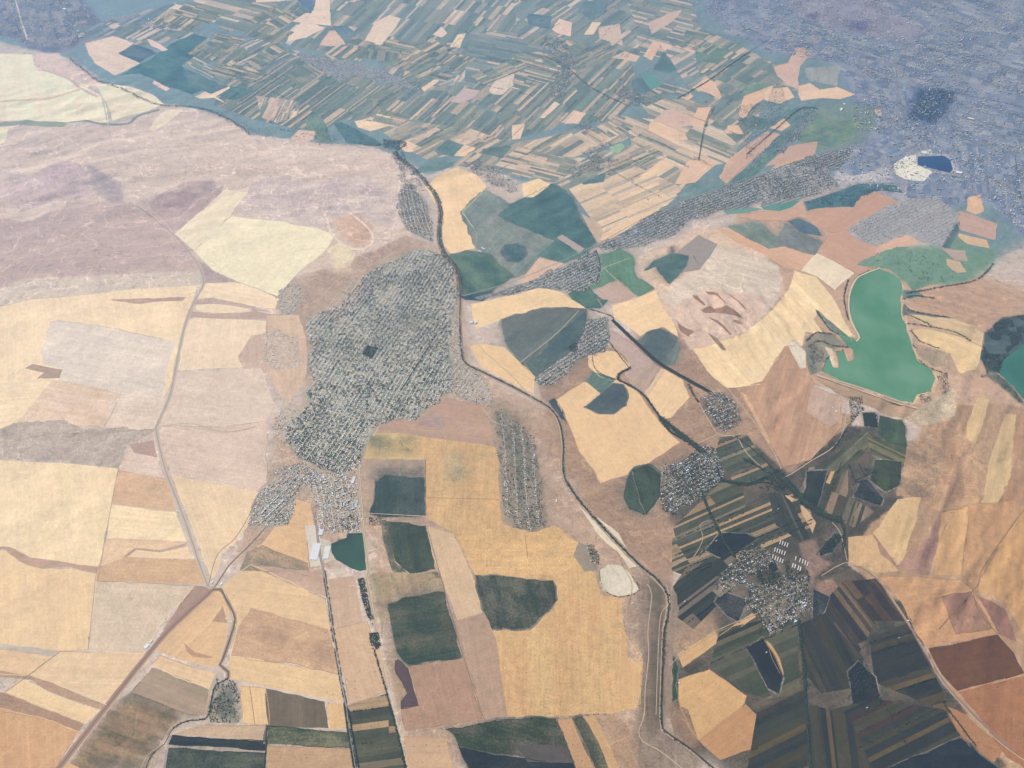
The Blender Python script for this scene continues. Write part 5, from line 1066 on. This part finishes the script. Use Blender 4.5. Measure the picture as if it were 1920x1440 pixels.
tl([428,1272,405,1285,397,1310,388,1345,350,1352,325,1365],9,16,4.5,'the bushes along the lower stream'); tl([325,1365,308,1395,285,1415,270,1450],7,7,4,'the bushes along the lower stream',gap=.4)
tl([500,1358,499,1400,495,1450],5,22,4.6,'the hedge by the black fields'); tl([500,1361,655,1375],4,8,4,'the hedge by the black fields',gap=.4)
tl([840,1366,948,1350,1045,1345,1150,1337],6,4,4,'the hedge above the bottom fields',gap=.4)
tree_patch([1100,1022,1112,1020,1124,1045,1122,1060,1108,1052],40,5,'the farmyard by the pond'); tl([1124,1070,1126,1092,1140,1112,1165,1119,1198,1106,1185,1080],5,9,4,'the ring around the dry pond')
tree_patch([635,978,665,960,672,985,665,998,640,990],30,5.5,'the park beside the town pond',.4); tree_patch([690,970,715,970,712,985,692,985],45,5,'the park beside the town pond')
tree_patch([689,648,708,652,698,673,679,664],190,5.5,'the dark square park in the town')
tree_patch([600,935,640,900,668,930,650,960,610,950],14,5,'the southern end of the town',.4)
tree_patch([1418,1076,1438,1068,1462,1075,1466,1092,1440,1100,1420,1094],60,5.5,'the park of the lower right village',.35,50); tree_patch([1468,1052,1480,1050,1486,1075,1500,1072,1512,1068,1520,1085,1500,1095,1475,1085],60,5.5,'the park of the lower right village',.3,50)
tree_patch([1405,1185,1440,1165,1470,1175,1440,1200],10,5,'the gardens south of the lower right village',.4)
# upper centre
VG = 'the green valley beside the steppe'
tree_patch([620,232,640,230,690,255,715,268,716,278,690,275,650,268],5,6,VG,.3); tree_patch([480,235,560,245,600,262,540,270,470,256,400,220,330,200],4,7,VG,.35)
tree_patch([590,248,612,240,640,272,600,275,560,272],8,6,VG,.4); tree_patch([718,262,758,265,765,275,745,282,720,278],40,6,VG); tree_patch([733,290,755,285,770,320,752,325],30,6,VG,.3)
tree_patch([745,330,775,320,800,360,760,360],16,6,VG,.35); tl([700,275,760,268,745,285,750,300],20,16,6,VG)
tl([130,110,180,150,230,170,300,200,370,205,430,225,470,256],40,12,7,VG)
tl([960,440,1000,440,1045,500],6,1.5,4,'the scrub')
for a in ([1142,455,1150,465],[1118,470,1125,500,1118,530]): tl(a,10,20,5,'the village edge')
tl([1100,578,1145,592,1150,600],12,22,5,'the canal crossing'); tree_patch([1065,650,1080,640,1085,655,1072,665],80,5,'the village under the dark canal')
tl([1110,668,1115,690,1135,705,1160,712],10,12,4.5,'the hedge of the wheat islands')
RV = 'the ravine bushes beside the reservoir'
for a in ([1692,562,1715,555,1750,560],[1694,572,1710,585,1745,592,1780,597],[1696,590,1720,600,1745,612],[1700,608,1730,612,1790,625,1820,640],[1706,620,1725,640,1760,655],[1700,640,1720,655],[1530,585,1545,605,1560,622,1585,630,1600,636],[1512,640,1530,625,1565,628],[1515,650,1535,640,1560,648,1590,652],[1590,525,1582,560,1590,600],[1705,665,1740,690,1765,700]): tl(a,16,16,6,RV)
tree_patch([1515,650,1540,640,1545,680,1530,695,1518,690],22,5.5,RV,.35)
FR = 'the dark wood around the right lake'
tree_patch([1845,625,1880,595,1930,590,1930,625,1890,660,1870,700,1850,702,1838,670],55,6.5,FR,.47,170); tree_patch([1825,705,1870,705,1895,725,1930,770,1900,745,1860,712],16,6,FR,.4); tree_patch([1755,705,1775,700,1780,735,1765,740],30,5.5,FR)
tree_patch([1722,742,1740,740,1745,752,1725,760],40,5,'the marsh by the dam'); tree_patch([1620,495,1680,470,1760,475,1800,520,1740,535],3,7,'the marsh north of the reservoir',.5)
tl([1700,550,1760,540,1830,525,1862,495],20,14,7,'the marsh north of the reservoir'); tree_patch([1725,168,1788,172,1785,195,1752,232,1702,222],7,10,'the large city park'); tree_patch([1508,380,1560,362,1680,350,1640,362,1600,385],5,7,'the orchards by the city')
tl([1270,185,1330,150,1400,100],16,7,8,'the far windbreak'); tl([1310,300,1322,240,1340,200],14,7,7,'the far windbreak'); tl([1400,290,1440,255,1500,205,1535,205],22,12,7,'the far windbreak')
tl([1020,105,1060,125,1110,165,1180,200],14,7,7,'the far windbreak'); tl([1140,315,1190,345,1240,370],10,5,6,'the far windbreak')
tree_patch([180,60,300,40,430,60,480,85,300,60],3,8,'the hazy town at the top left',.45)

# ---------------- house geometry
ROOF = {'g': (.47, .48, .47), 'w': (.74, .73, .69), 'r': (.33, .20, .15), 'b': (.27, .21, .17), 'd': (.16, .16, .17), 'c': (.55, .46, .36), 'u': (.30, .38, .46)}
ROOFNAME = {'g': 'grey', 'w': 'pale', 'r': 'rusty red', 'b': 'brown', 'd': 'dark', 'c': 'cream', 'u': 'bluish'}
def house_parts(w, d, h):
    a, b = w/2, d/2; e = .35; rh = h+d*.28
    wv = [(-a,-b,-2),(a,-b,-2),(a,b,-2),(-a,b,-2),(-a,-b,h),(a,-b,h),(a,b,h),(-a,b,h)]
    wf = [(0,1,5,4),(1,2,6,5),(2,3,7,6),(3,0,4,7)]
    rv = [(-a-e,-b-e,h-.1),(a+e,-b-e,h-.1),(a+e,b+e,h-.1),(-a-e,b+e,h-.1),(-a-e,0,rh),(a+e,0,rh)]
    rf = [(0,1,5,4),(2,3,4,5),(0,4,3,3),(1,2,5,5),(0,3,2,1)]
    return np.array(wv), np.array(wf), np.array(rv), rf
def simple_mesh(name, V, F_, mat, tint):
    me = bpy.data.meshes.new(name); me.from_pydata([tuple(v) for v in V], [], [tuple(dict.fromkeys(f)) for f in F_]); me.update()
    me.materials.append(mat); set_attr(me, 'tint', np.tile(tint, (len(me.polygons), 1))); return me
def visible(x, y): 
    u, v = pix(x, y); return 4 < u < 1916 and 4 < v < 1436
def in_water(X, Y):
    m = np.zeros(X.shape, bool)
    for w in WATERS: m |= in_poly(w, X, Y)
    return m
def build_houses():
    A = np.array([(h[0], h[1]) for h in HOUSES]); ok = ~in_water(A[:, 0], A[:, 1]); H = [h for h, k in zip(HOUSES, ok) if k]
    vis = [i for i, h in enumerate(H) if visible(h[0], h[1])]
    vis.sort(key=lambda i: -H[i][3]*H[i][4]/dist_cam(H[i][0], H[i][1])**2); far_ = lambda i: 'haz' in H[i][7] or 'city' in H[i][7]
    near = set([i for i in vis if not far_(i)][:300]); blocks = set([i for i in vis if far_(i) and H[i][5] > 11][:300]); near |= blocks
    cache = {}
    for i in sorted(near):
        x, y, th, w, d, h, rf, place = H[i]; key = (round(w), round(d), round(h), rf)
        if key not in cache:
            wv, wf, rv, rff = house_parts(*key[:3]); cache[key] = (simple_mesh('house_wall', wv, wf, HM, (.52, .47, .40)), simple_mesh('house_roof', rv, rff, HM, ROOF[rf]))
        o = bpy.data.objects.new('house', None); C.objects.link(o); o.location = (x, y, max(0, float(relief(x, y)))); o.rotation_euler = (0, 0, th); o.empty_display_size = 5
        if i in blocks: o.name = 'apartment_block'; o['label'] = 'long far off block with %s roof in %s' % (ROOFNAME[rf], place); o['category'] = 'apartment block'; o['group'] = '%s roofed blocks in %s' % (ROOFNAME[rf], place)
        else: o['label'] = 'small house with %s roof in %s' % (ROOFNAME[rf], place); o['category'] = 'house'; o['group'] = '%s roofed houses in %s' % (ROOFNAME[rf], place)
        link('wall', cache[key][0], parent=o); link('roof', cache[key][1], parent=o)
    V, F3, F4, T3, T4 = [], [], [], [], []; b = 0
    for i, (x, y, th, w, d, h, rf, place) in enumerate(H):
        if i in near: continue
        wv, wf, rv, rff = house_parts(w, d, h); v = np.concatenate([wv, rv]); c, s = math.cos(th), math.sin(th)
        v = np.stack([v[:, 0]*c-v[:, 1]*s+x, v[:, 0]*s+v[:, 1]*c+y, v[:, 2]], 1); V.append(v)
        q = rg.uniform(.85, 1.12); F4.append(wf+b); T4 += [(.50*q, .46*q, .40*q)]*4
        r_ = np.array(ROOF[rf])*q; F4.append(np.array([(8,9,13,12),(10,11,12,13)])+b); T4 += [r_, r_]
        F3.append(np.array([(8,12,11),(9,10,13)])+b); T3 += [(.5*q, .46*q, .4*q)]*2
        b += 14
    V = np.concatenate(V); z = np.maximum(relief(V[:, 0], V[:, 1]), 0); V[:, 2] += z
    F4 = np.concatenate(F4); F3 = np.concatenate(F3)
    tri = np.concatenate([F4[:, [0, 1, 2]], F4[:, [0, 2, 3]], F3]); t = np.concatenate([T4, T4, T3])
    me = mesh_np('houses', V, tri, HM, t)
    link('houses', me, 'stuff', 'thousands of small far houses packed in the towns and villages', 'houses')
    print('houses', len(H), time.time()-T0)
# ---------------- trees
def crown_np(n, seed):
    r = np.random.default_rng(seed); V = []; F_ = []
    for k in range(n):                      # leaf clumps spread through the crown, each a small bent tuft
        d = r.normal(size=3); d /= np.linalg.norm(d); rad = r.uniform(.25, 1)**.5
        c = d*rad*np.array([1, 1, .82])*(.78+.35*r.random()); t1 = np.cross(d, [0.3, .2, 1]); t1 /= np.linalg.norm(t1)+1e-6; t2 = np.cross(d, t1)
        sz = r.uniform(.34, .58) if n < 40 else r.uniform(.18, .34); tw = r.uniform(0, 3.1); a = t1*math.cos(tw)+t2*math.sin(tw); bb = -t1*math.sin(tw)+t2*math.cos(tw)
        b = len(V); up = d*sz*.35; V += [c-a*sz, c-bb*sz, c+a*sz, c+bb*sz, c+up]; F_ += [(b, b+1, b+4), (b+1, b+2, b+4), (b+2, b+3, b+4), (b+3, b, b+4)]
    return np.array(V), np.array(F_)
TTINT = [(.062, .098, .055), (.080, .112, .062), (.048, .078, .050), (.100, .125, .070), (.062, .084, .060)]
def trunk_np():
    V = []; F_ = []
    for k in range(6):
        a = k*math.pi/3; V += [(.09*math.cos(a), .09*math.sin(a), -.2), (.055*math.cos(a), .055*math.sin(a), 1.5)]
    for k in range(6): i = 2*k; j = 2*((k+1) % 6); F_ += [(i, j, j+1), (i, j+1, i+1)]
    for l in range(3):
        a = l*2.1; b = len(V); V += [(.03, 0, 1.0), (-.03, .02, 1.0), (0, -.03, 1.05), (.7*math.cos(a), .7*math.sin(a), 1.7)]; F_ += [(b, b+1, b+3), (b+1, b+2, b+3), (b+2, b, b+3)]
    return np.array(V), np.array(F_)
def build_trees():
    cells = {(int(q[0]//9), int(q[1]//9)) for q in HOUSES}; TREES[:] = [t for t in TREES if (int(t[0]//9), int(t[1]//9)) not in cells]
    A = np.array([(t[0], t[1]) for t in TREES]); ok = ~in_water(A[:, 0], A[:, 1]); u, v = pix(A[:, 0], A[:, 1]); ok &= (u > -60) & (u < 1980) & (v > -40) & (v < 1480)
    T = [t for t, k in zip(TREES, ok) if k]; X = np.array([t[0] for t in T]); Y = np.array([t[1] for t in T]); R_ = np.array([t[2] for t in T])
    u, v = pix(X, Y); score = R_/np.sqrt(X*X+Y*Y+CAM_H**2); score[(u < 4) | (u > 1916) | (v < 4) | (v > 1436)] = 0
    near = np.argsort(-score)[:300]; isn = np.zeros(len(T), bool); isn[near] = True
    tv, tf = trunk_np(); tm = simple_mesh('trunk', tv, tf, TM, (.10, .075, .055)); cm = []
    for s in range(6):
        cv, cf = crown_np(110, s); cv = cv+np.array([0, 0, 1.95]); cm.append(simple_mesh('crown', cv, cf, TM, TTINT[s % 5]))
    Z = np.maximum(relief(X, Y), 0)
    for k, i in enumerate(near):
        o = bpy.data.objects.new('tree', None); C.objects.link(o); o.location = (X[i], Y[i], Z[i]); o.rotation_euler = (0, 0, rg.uniform(0, 6.28)); s = R_[i]; o.scale = (s, s, s*rg.uniform(.85, 1.2)); o.empty_display_size = 1
        o['label'] = 'dark green broadleaf tree in %s' % T[i][3]; o['category'] = 'tree'; o['group'] = 'trees in %s' % T[i][3]
        link('trunk', tm, parent=o); link('crown', cm[k % 6], parent=o)
    idx = np.nonzero(~isn)[0]; rr = np.random.default_rng(5); NV = 8; VV, FF, TT = [], [], []; base = 0
    var = rr.integers(0, NV, len(idx)); far = np.sqrt(X[idx]**2+Y[idx]**2+CAM_H**2)
    for s in range(NV):
        for lod, (lo, hi, n) in enumerate(((0, 14000, 22), (14000, 1e9, 13))):
            cv, cf = crown_np(n, 50+s); cv = cv*1.0+np.array([0, 0, 1.35]); k = idx[(var == s) & (far >= lo) & (far < hi)]
            if len(k) == 0: continue
            th = rr.uniform(0, 6.28, len(k)); c, s_ = np.cos(th)[:, None], np.sin(th)[:, None]; r_ = R_[k][:, None]
            x = (cv[None, :, 0]*c-cv[None, :, 1]*s_)*r_+X[k][:, None]; y = (cv[None, :, 0]*s_+cv[None, :, 1]*c)*r_+Y[k][:, None]; z = cv[None, :, 2]*r_+Z[k][:, None]
            VV.append(np.stack([x, y, z], -1).reshape(-1, 3)); FF.append((cf[None]+(np.arange(len(k))*len(cv))[:, None, None]+base).reshape(-1, 3)); base += len(k)*len(cv)
            tt = np.array(TTINT)[rr.integers(0, 5, len(k))]*rr.uniform(.75, 1.25, (len(k), 1)); TT.append(np.repeat(tt, len(cf), 0))
    me = mesh_np('trees', np.concatenate(VV), np.concatenate(FF), TM, np.concatenate(TT))
    link('trees', me, 'stuff', 'mass of small trees between the houses and along canals and streams', 'trees')
    print('trees', len(T), len(me.polygons), time.time()-T0)
# ---------------- single large buildings: sheds, halls, blocks
def building(name, cat, label, px, py, w, d, h, ang_px, roof, wall=(.5, .47, .42), flat=False, group=None, vents=0):
    q = gp([px, px+ang_px[0]], [py, py+ang_px[1]]); th = math.atan2(q[1, 1]-q[0, 1], q[1, 0]-q[0, 0]); x, y = q[0]
    o = bpy.data.objects.new(name, None); C.objects.link(o); o.location = (x, y, max(0, float(relief(x, y)))); o.rotation_euler = (0, 0, th); o.empty_display_size = 5
    o['label'] = label; o['category'] = cat
    if group: o['group'] = group
    if flat:
        a, b = w/2, d/2; wv = [(-a,-b,-2),(a,-b,-2),(a,b,-2),(-a,b,-2),(-a,-b,h),(a,-b,h),(a,b,h),(-a,b,h)]; wf = [(0,1,5,4),(1,2,6,5),(2,3,7,6),(3,0,4,7)]
        rv = [(-a-.4,-b-.4,h),(a+.4,-b-.4,h),(a+.4,b+.4,h),(-a-.4,b+.4,h),(-a-.4,-b-.4,h+.8),(a+.4,-b-.4,h+.8),(a+.4,b+.4,h+.8),(-a-.4,b+.4,h+.8)]; rff = [(0,3,2,1),(4,5,6,7),(0,1,5,4),(1,2,6,5),(2,3,7,6),(3,0,4,7)]
    else: wv, wf, rv, rff = house_parts(w, d, h)
    link('wall', simple_mesh('wall', wv, wf, HM, wall), parent=o); rr_ = link('roof', simple_mesh('roof', rv, rff, HM, roof), parent=o)
    for k in range(vents):
        vx = -w/2+w*(k+.5)/vents; zt = (h+.8) if flat else h+d*.28; vv = [(vx-1.4,-1.4,zt-.3),(vx+1.4,-1.4,zt-.3),(vx+1.4,1.4,zt-.3),(vx-1.4,1.4,zt-.3),(vx-1.4,-1.4,zt+1.6),(vx+1.4,-1.4,zt+1.6),(vx+1.4,1.4,zt+1.6),(vx-1.4,1.4,zt+1.6)]
        link('roof_vent', simple_mesh('roof_vent', vv, [(4,5,6,7),(0,1,5,4),(1,2,6,5),(2,3,7,6),(3,0,4,7)], HM, (.4, .4, .4)), parent=rr_)
    return o
SH = [(1463,1017),(1467.5,1018.5),(1472,1020.5),(1476.5,1022.5),(1453,1031),(1457.5,1033),(1462,1034.5),(1466.5,1036),(1471.5,1038),(1449,1044),(1454,1046.5),(1458.5,1048.5),(1463,1051),(1467.5,1053),(1492,1047.5),(1500,1051),(1505,1053),(1510,1055.5),(1514.5,1058),(1486.5,1060.5),(1491,1062),(1497,1065),(1501,1067)]
for k, (x, y) in enumerate(SH):
    building('farm_shed', 'shed', 'long pale farm shed in the %s of sheds above the lower right village' % ('top row' if k < 4 else 'middle left row' if k < 9 else 'lower left row' if k < 14 else 'middle right row' if k < 19 else 'lowest right row'), x, y, 68, 13, 5, (2.6, -9), (.56, .50, .43) if k < 19 else (.66, .62, .55), group='long sheds in the %s' % ('top row' if k < 4 else 'middle left row' if k < 9 else 'lower left row' if k < 14 else 'middle right row' if k < 19 else 'lowest right row'), vents=3)
B = [
 ('warehouse','white roofed warehouse west of its twin beside the central canal',884,605,44,60,9,(1,.05),(.78,.77,.74),0),
 ('warehouse','white roofed warehouse east of its twin beside the central canal',891.5,605.5,34,60,9,(1,.05),(.76,.75,.72),0),
 ('barn','cream roofed barn of the farm between wheat and the round fields',906,466,90,24,6,(1,.55),(.7,.66,.58),0),
 ('barn','pale second barn beside the cream barn near the round fields',900,471,80,20,6,(1,.55),(.66,.62,.55),0),
 ('hall','huge flat grey concrete hall yard roof beside the southern road',591,1034,105,255,3,(1,.05),(.60,.58,.55),1),
 ('hall','pale flat workshop roof between the hall and the dark pond',613,1036,75,190,4,(1,.05),(.60,.57,.50),1),
 ('warehouse','grey warehouse at the south end of the town',602,998,60,95,7,(1,.1),(.55,.54,.52),1),
 ('warehouse','long grey shed by the eastern dirt road south of the town',663,900,34,120,7,(1,.1),(.55,.56,.58),1),
 ('warehouse','bluish long hall beside the road above the dark pond',668,945,26,110,7,(1,.1),(.50,.53,.56),1),
 ('school','L shaped white school wing in the grid village',1289,882,46,16,8,(1,-.6),(.72,.72,.70),1),
 ('school','dark roofed school hall in the grid village',1280,886,40,18,8,(.6,1),(.25,.26,.28),1),
 ('farmhouse','white farm building alone on the bare ground east of the orchard village',1043,939,14,44,5,(1,.1),(.78,.75,.70),1),
 ('farmhouse','small white building south of the dry pond',1186,1131,34,10,4,(1,-.2),(.78,.72,.64),0),
 ('barn','bright pale barn at the fork of the canal near the lower left highway',425,1161,30,12,5,(1,.3),(.8,.74,.68),0),
 ('depot','pale blue roofed depot beside the lower left highway',275,1212,60,40,6,(.7,-.7),(.62,.66,.66),1),
 ('depot','smaller grey depot behind the blue roofed depot',283,1203,34,22,6,(.7,-.7),(.6,.6,.56),1),
 ('farmhouse','white farmhouse beside the green pond at the bottom',1273,1281,16,14,6,(1,.2),(.78,.76,.76),0),
 ('pump_house','white pump house beside the right hand road',1702,1165,16,14,6,(1,.2),(.8,.78,.74),0),
 ('petrol_station','white building on the highway north west of the road fork',415,1095,40,18,6,(.7,-.7),(.75,.75,.74),1),
 ('petrol_station','grey building at the road fork lower left',398,1092,30,20,6,(.7,-.7),(.62,.64,.64),1),
 ('factory','brilliant white roofed factory at the edge of the city',1798,324,110,60,14,(1,.2),(.85,.85,.85),1),
 ('factory','bright orange works hall in the city haze',1820,223,120,60,16,(1,.2),(.85,.62,.42),1),
 ('greenhouse','white greenhouse block in the far green fields, lower of two',1578,205,40,110,6,(1,.3),(.85,.85,.80),0),
 ('greenhouse','small white greenhouse block in the far green fields, upper of two',1583,195,40,50,6,(1,.3),(.85,.85,.80),0),
 ('stadium_stand','pale long stand west of the town in the dry field',667,470,60,14,6,(1,.5),(.7,.66,.58),0),
 ('warehouse','white warehouse in the far top left haze',121,17,90,60,9,(1,.3),(.85,.85,.85),1),
 ('warehouse','pale works on the far city edge beyond the quarry',1735,287,130,90,10,(1,.2),(.7,.7,.66),1),
 ('church','pale building with yard on the eastern edge of the town',848,584,40,22,9,(1,.1),(.62,.68,.68),0),
 ('works','pale concrete works by the reservoir dam',1568,772,34,20,6,(.3,1),(.74,.66,.58),1),
 ('works','small pale shed by the reservoir dam',1561,766,24,14,6,(.3,1),(.74,.66,.58),1)]
for nm, lb, x, y, w, d, h, a, rf, fl in B: building(nm, nm.replace('_', ' '), lb, x, y, w, d, h, a, rf, flat=bool(fl), vents=2 if w > 50 else 0)
for k, (x, y) in enumerate([(640,893),(648,897),(630,902),(622,912),(636,917),(655,912),(645,928),(632,932),(610,905),(603,915),(652,940),(640,948),(660,955)]):
    building('apartment_block', 'apartment block', 'pale flat roofed apartment block in the southern end of the town', x, y, 58, 13, 14, [(1,-.4),(.25,1)][k % 2], (.58,.57,.54), flat=True, group='apartment blocks at the southern end of the town', vents=2)
for k, (x, y) in enumerate([(492,962),(497,956),(503,950),(509,944),(515,938),(521,932),(500,970),(506,964),(512,958),(518,952),(524,946),(530,940)]):
    building('apartment_block', 'apartment block', 'pale apartment block in the dense rows south west of the town', x, y, 12, 46, 12, (1,.6), (.62,.61,.58), flat=True, group='apartment blocks in the rows south west of the town')
for k, (x, y) in enumerate([(1101,1028),(1104,1037),(1113,1042),(1120,1048),(1108,1052),(1116,1055)]):
    building('farmhouse', 'farmhouse', 'small white roofed house in the farmyard above the dry pond', x, y, 14, 11, 5, (1,.3), (.78,.78,.80), group='white houses in the farmyard above the dry pond')
# dam of the reservoir
def dam():
    a = gp(1545, 706); w = smooth(np.array([gp(*q) for q in ((1528,703),(1575,716),(1620,730),(1680,751),(1722,767))]), 60); n = len(w)
    d = np.gradient(w, axis=0); d /= np.hypot(d[:, 0], d[:, 1])[:, None]; nr = np.stack([-d[:, 1], d[:, 0]], 1)
    prof = [(34, -3), (9, 12), (-9, 12), (-62, -3)]; V = []
    for o_, z in prof: q = w+nr*o_; V.append(np.concatenate([q, np.full((n, 1), z)], 1))
    V = np.concatenate(V); F_ = []
    for r in range(3):
        for i in range(n-1): F_.append((r*n+i, (r+1)*n+i, (r+1)*n+i+1, r*n+i+1))
    t = [tuple(alb('A8A496', 1640, 735))]*(n-1)+[tuple(alb('CDBFAA', 1640, 735))]*(n-1)+[tuple(alb('B39C86', 1640, 750))]*(n-1)
    link('dam', mesh_np('dam', V, F_, RM, t), None, 'long low earth dam holding the green reservoir on its lower side', 'dam')
dam()

build_houses(); build_trees()
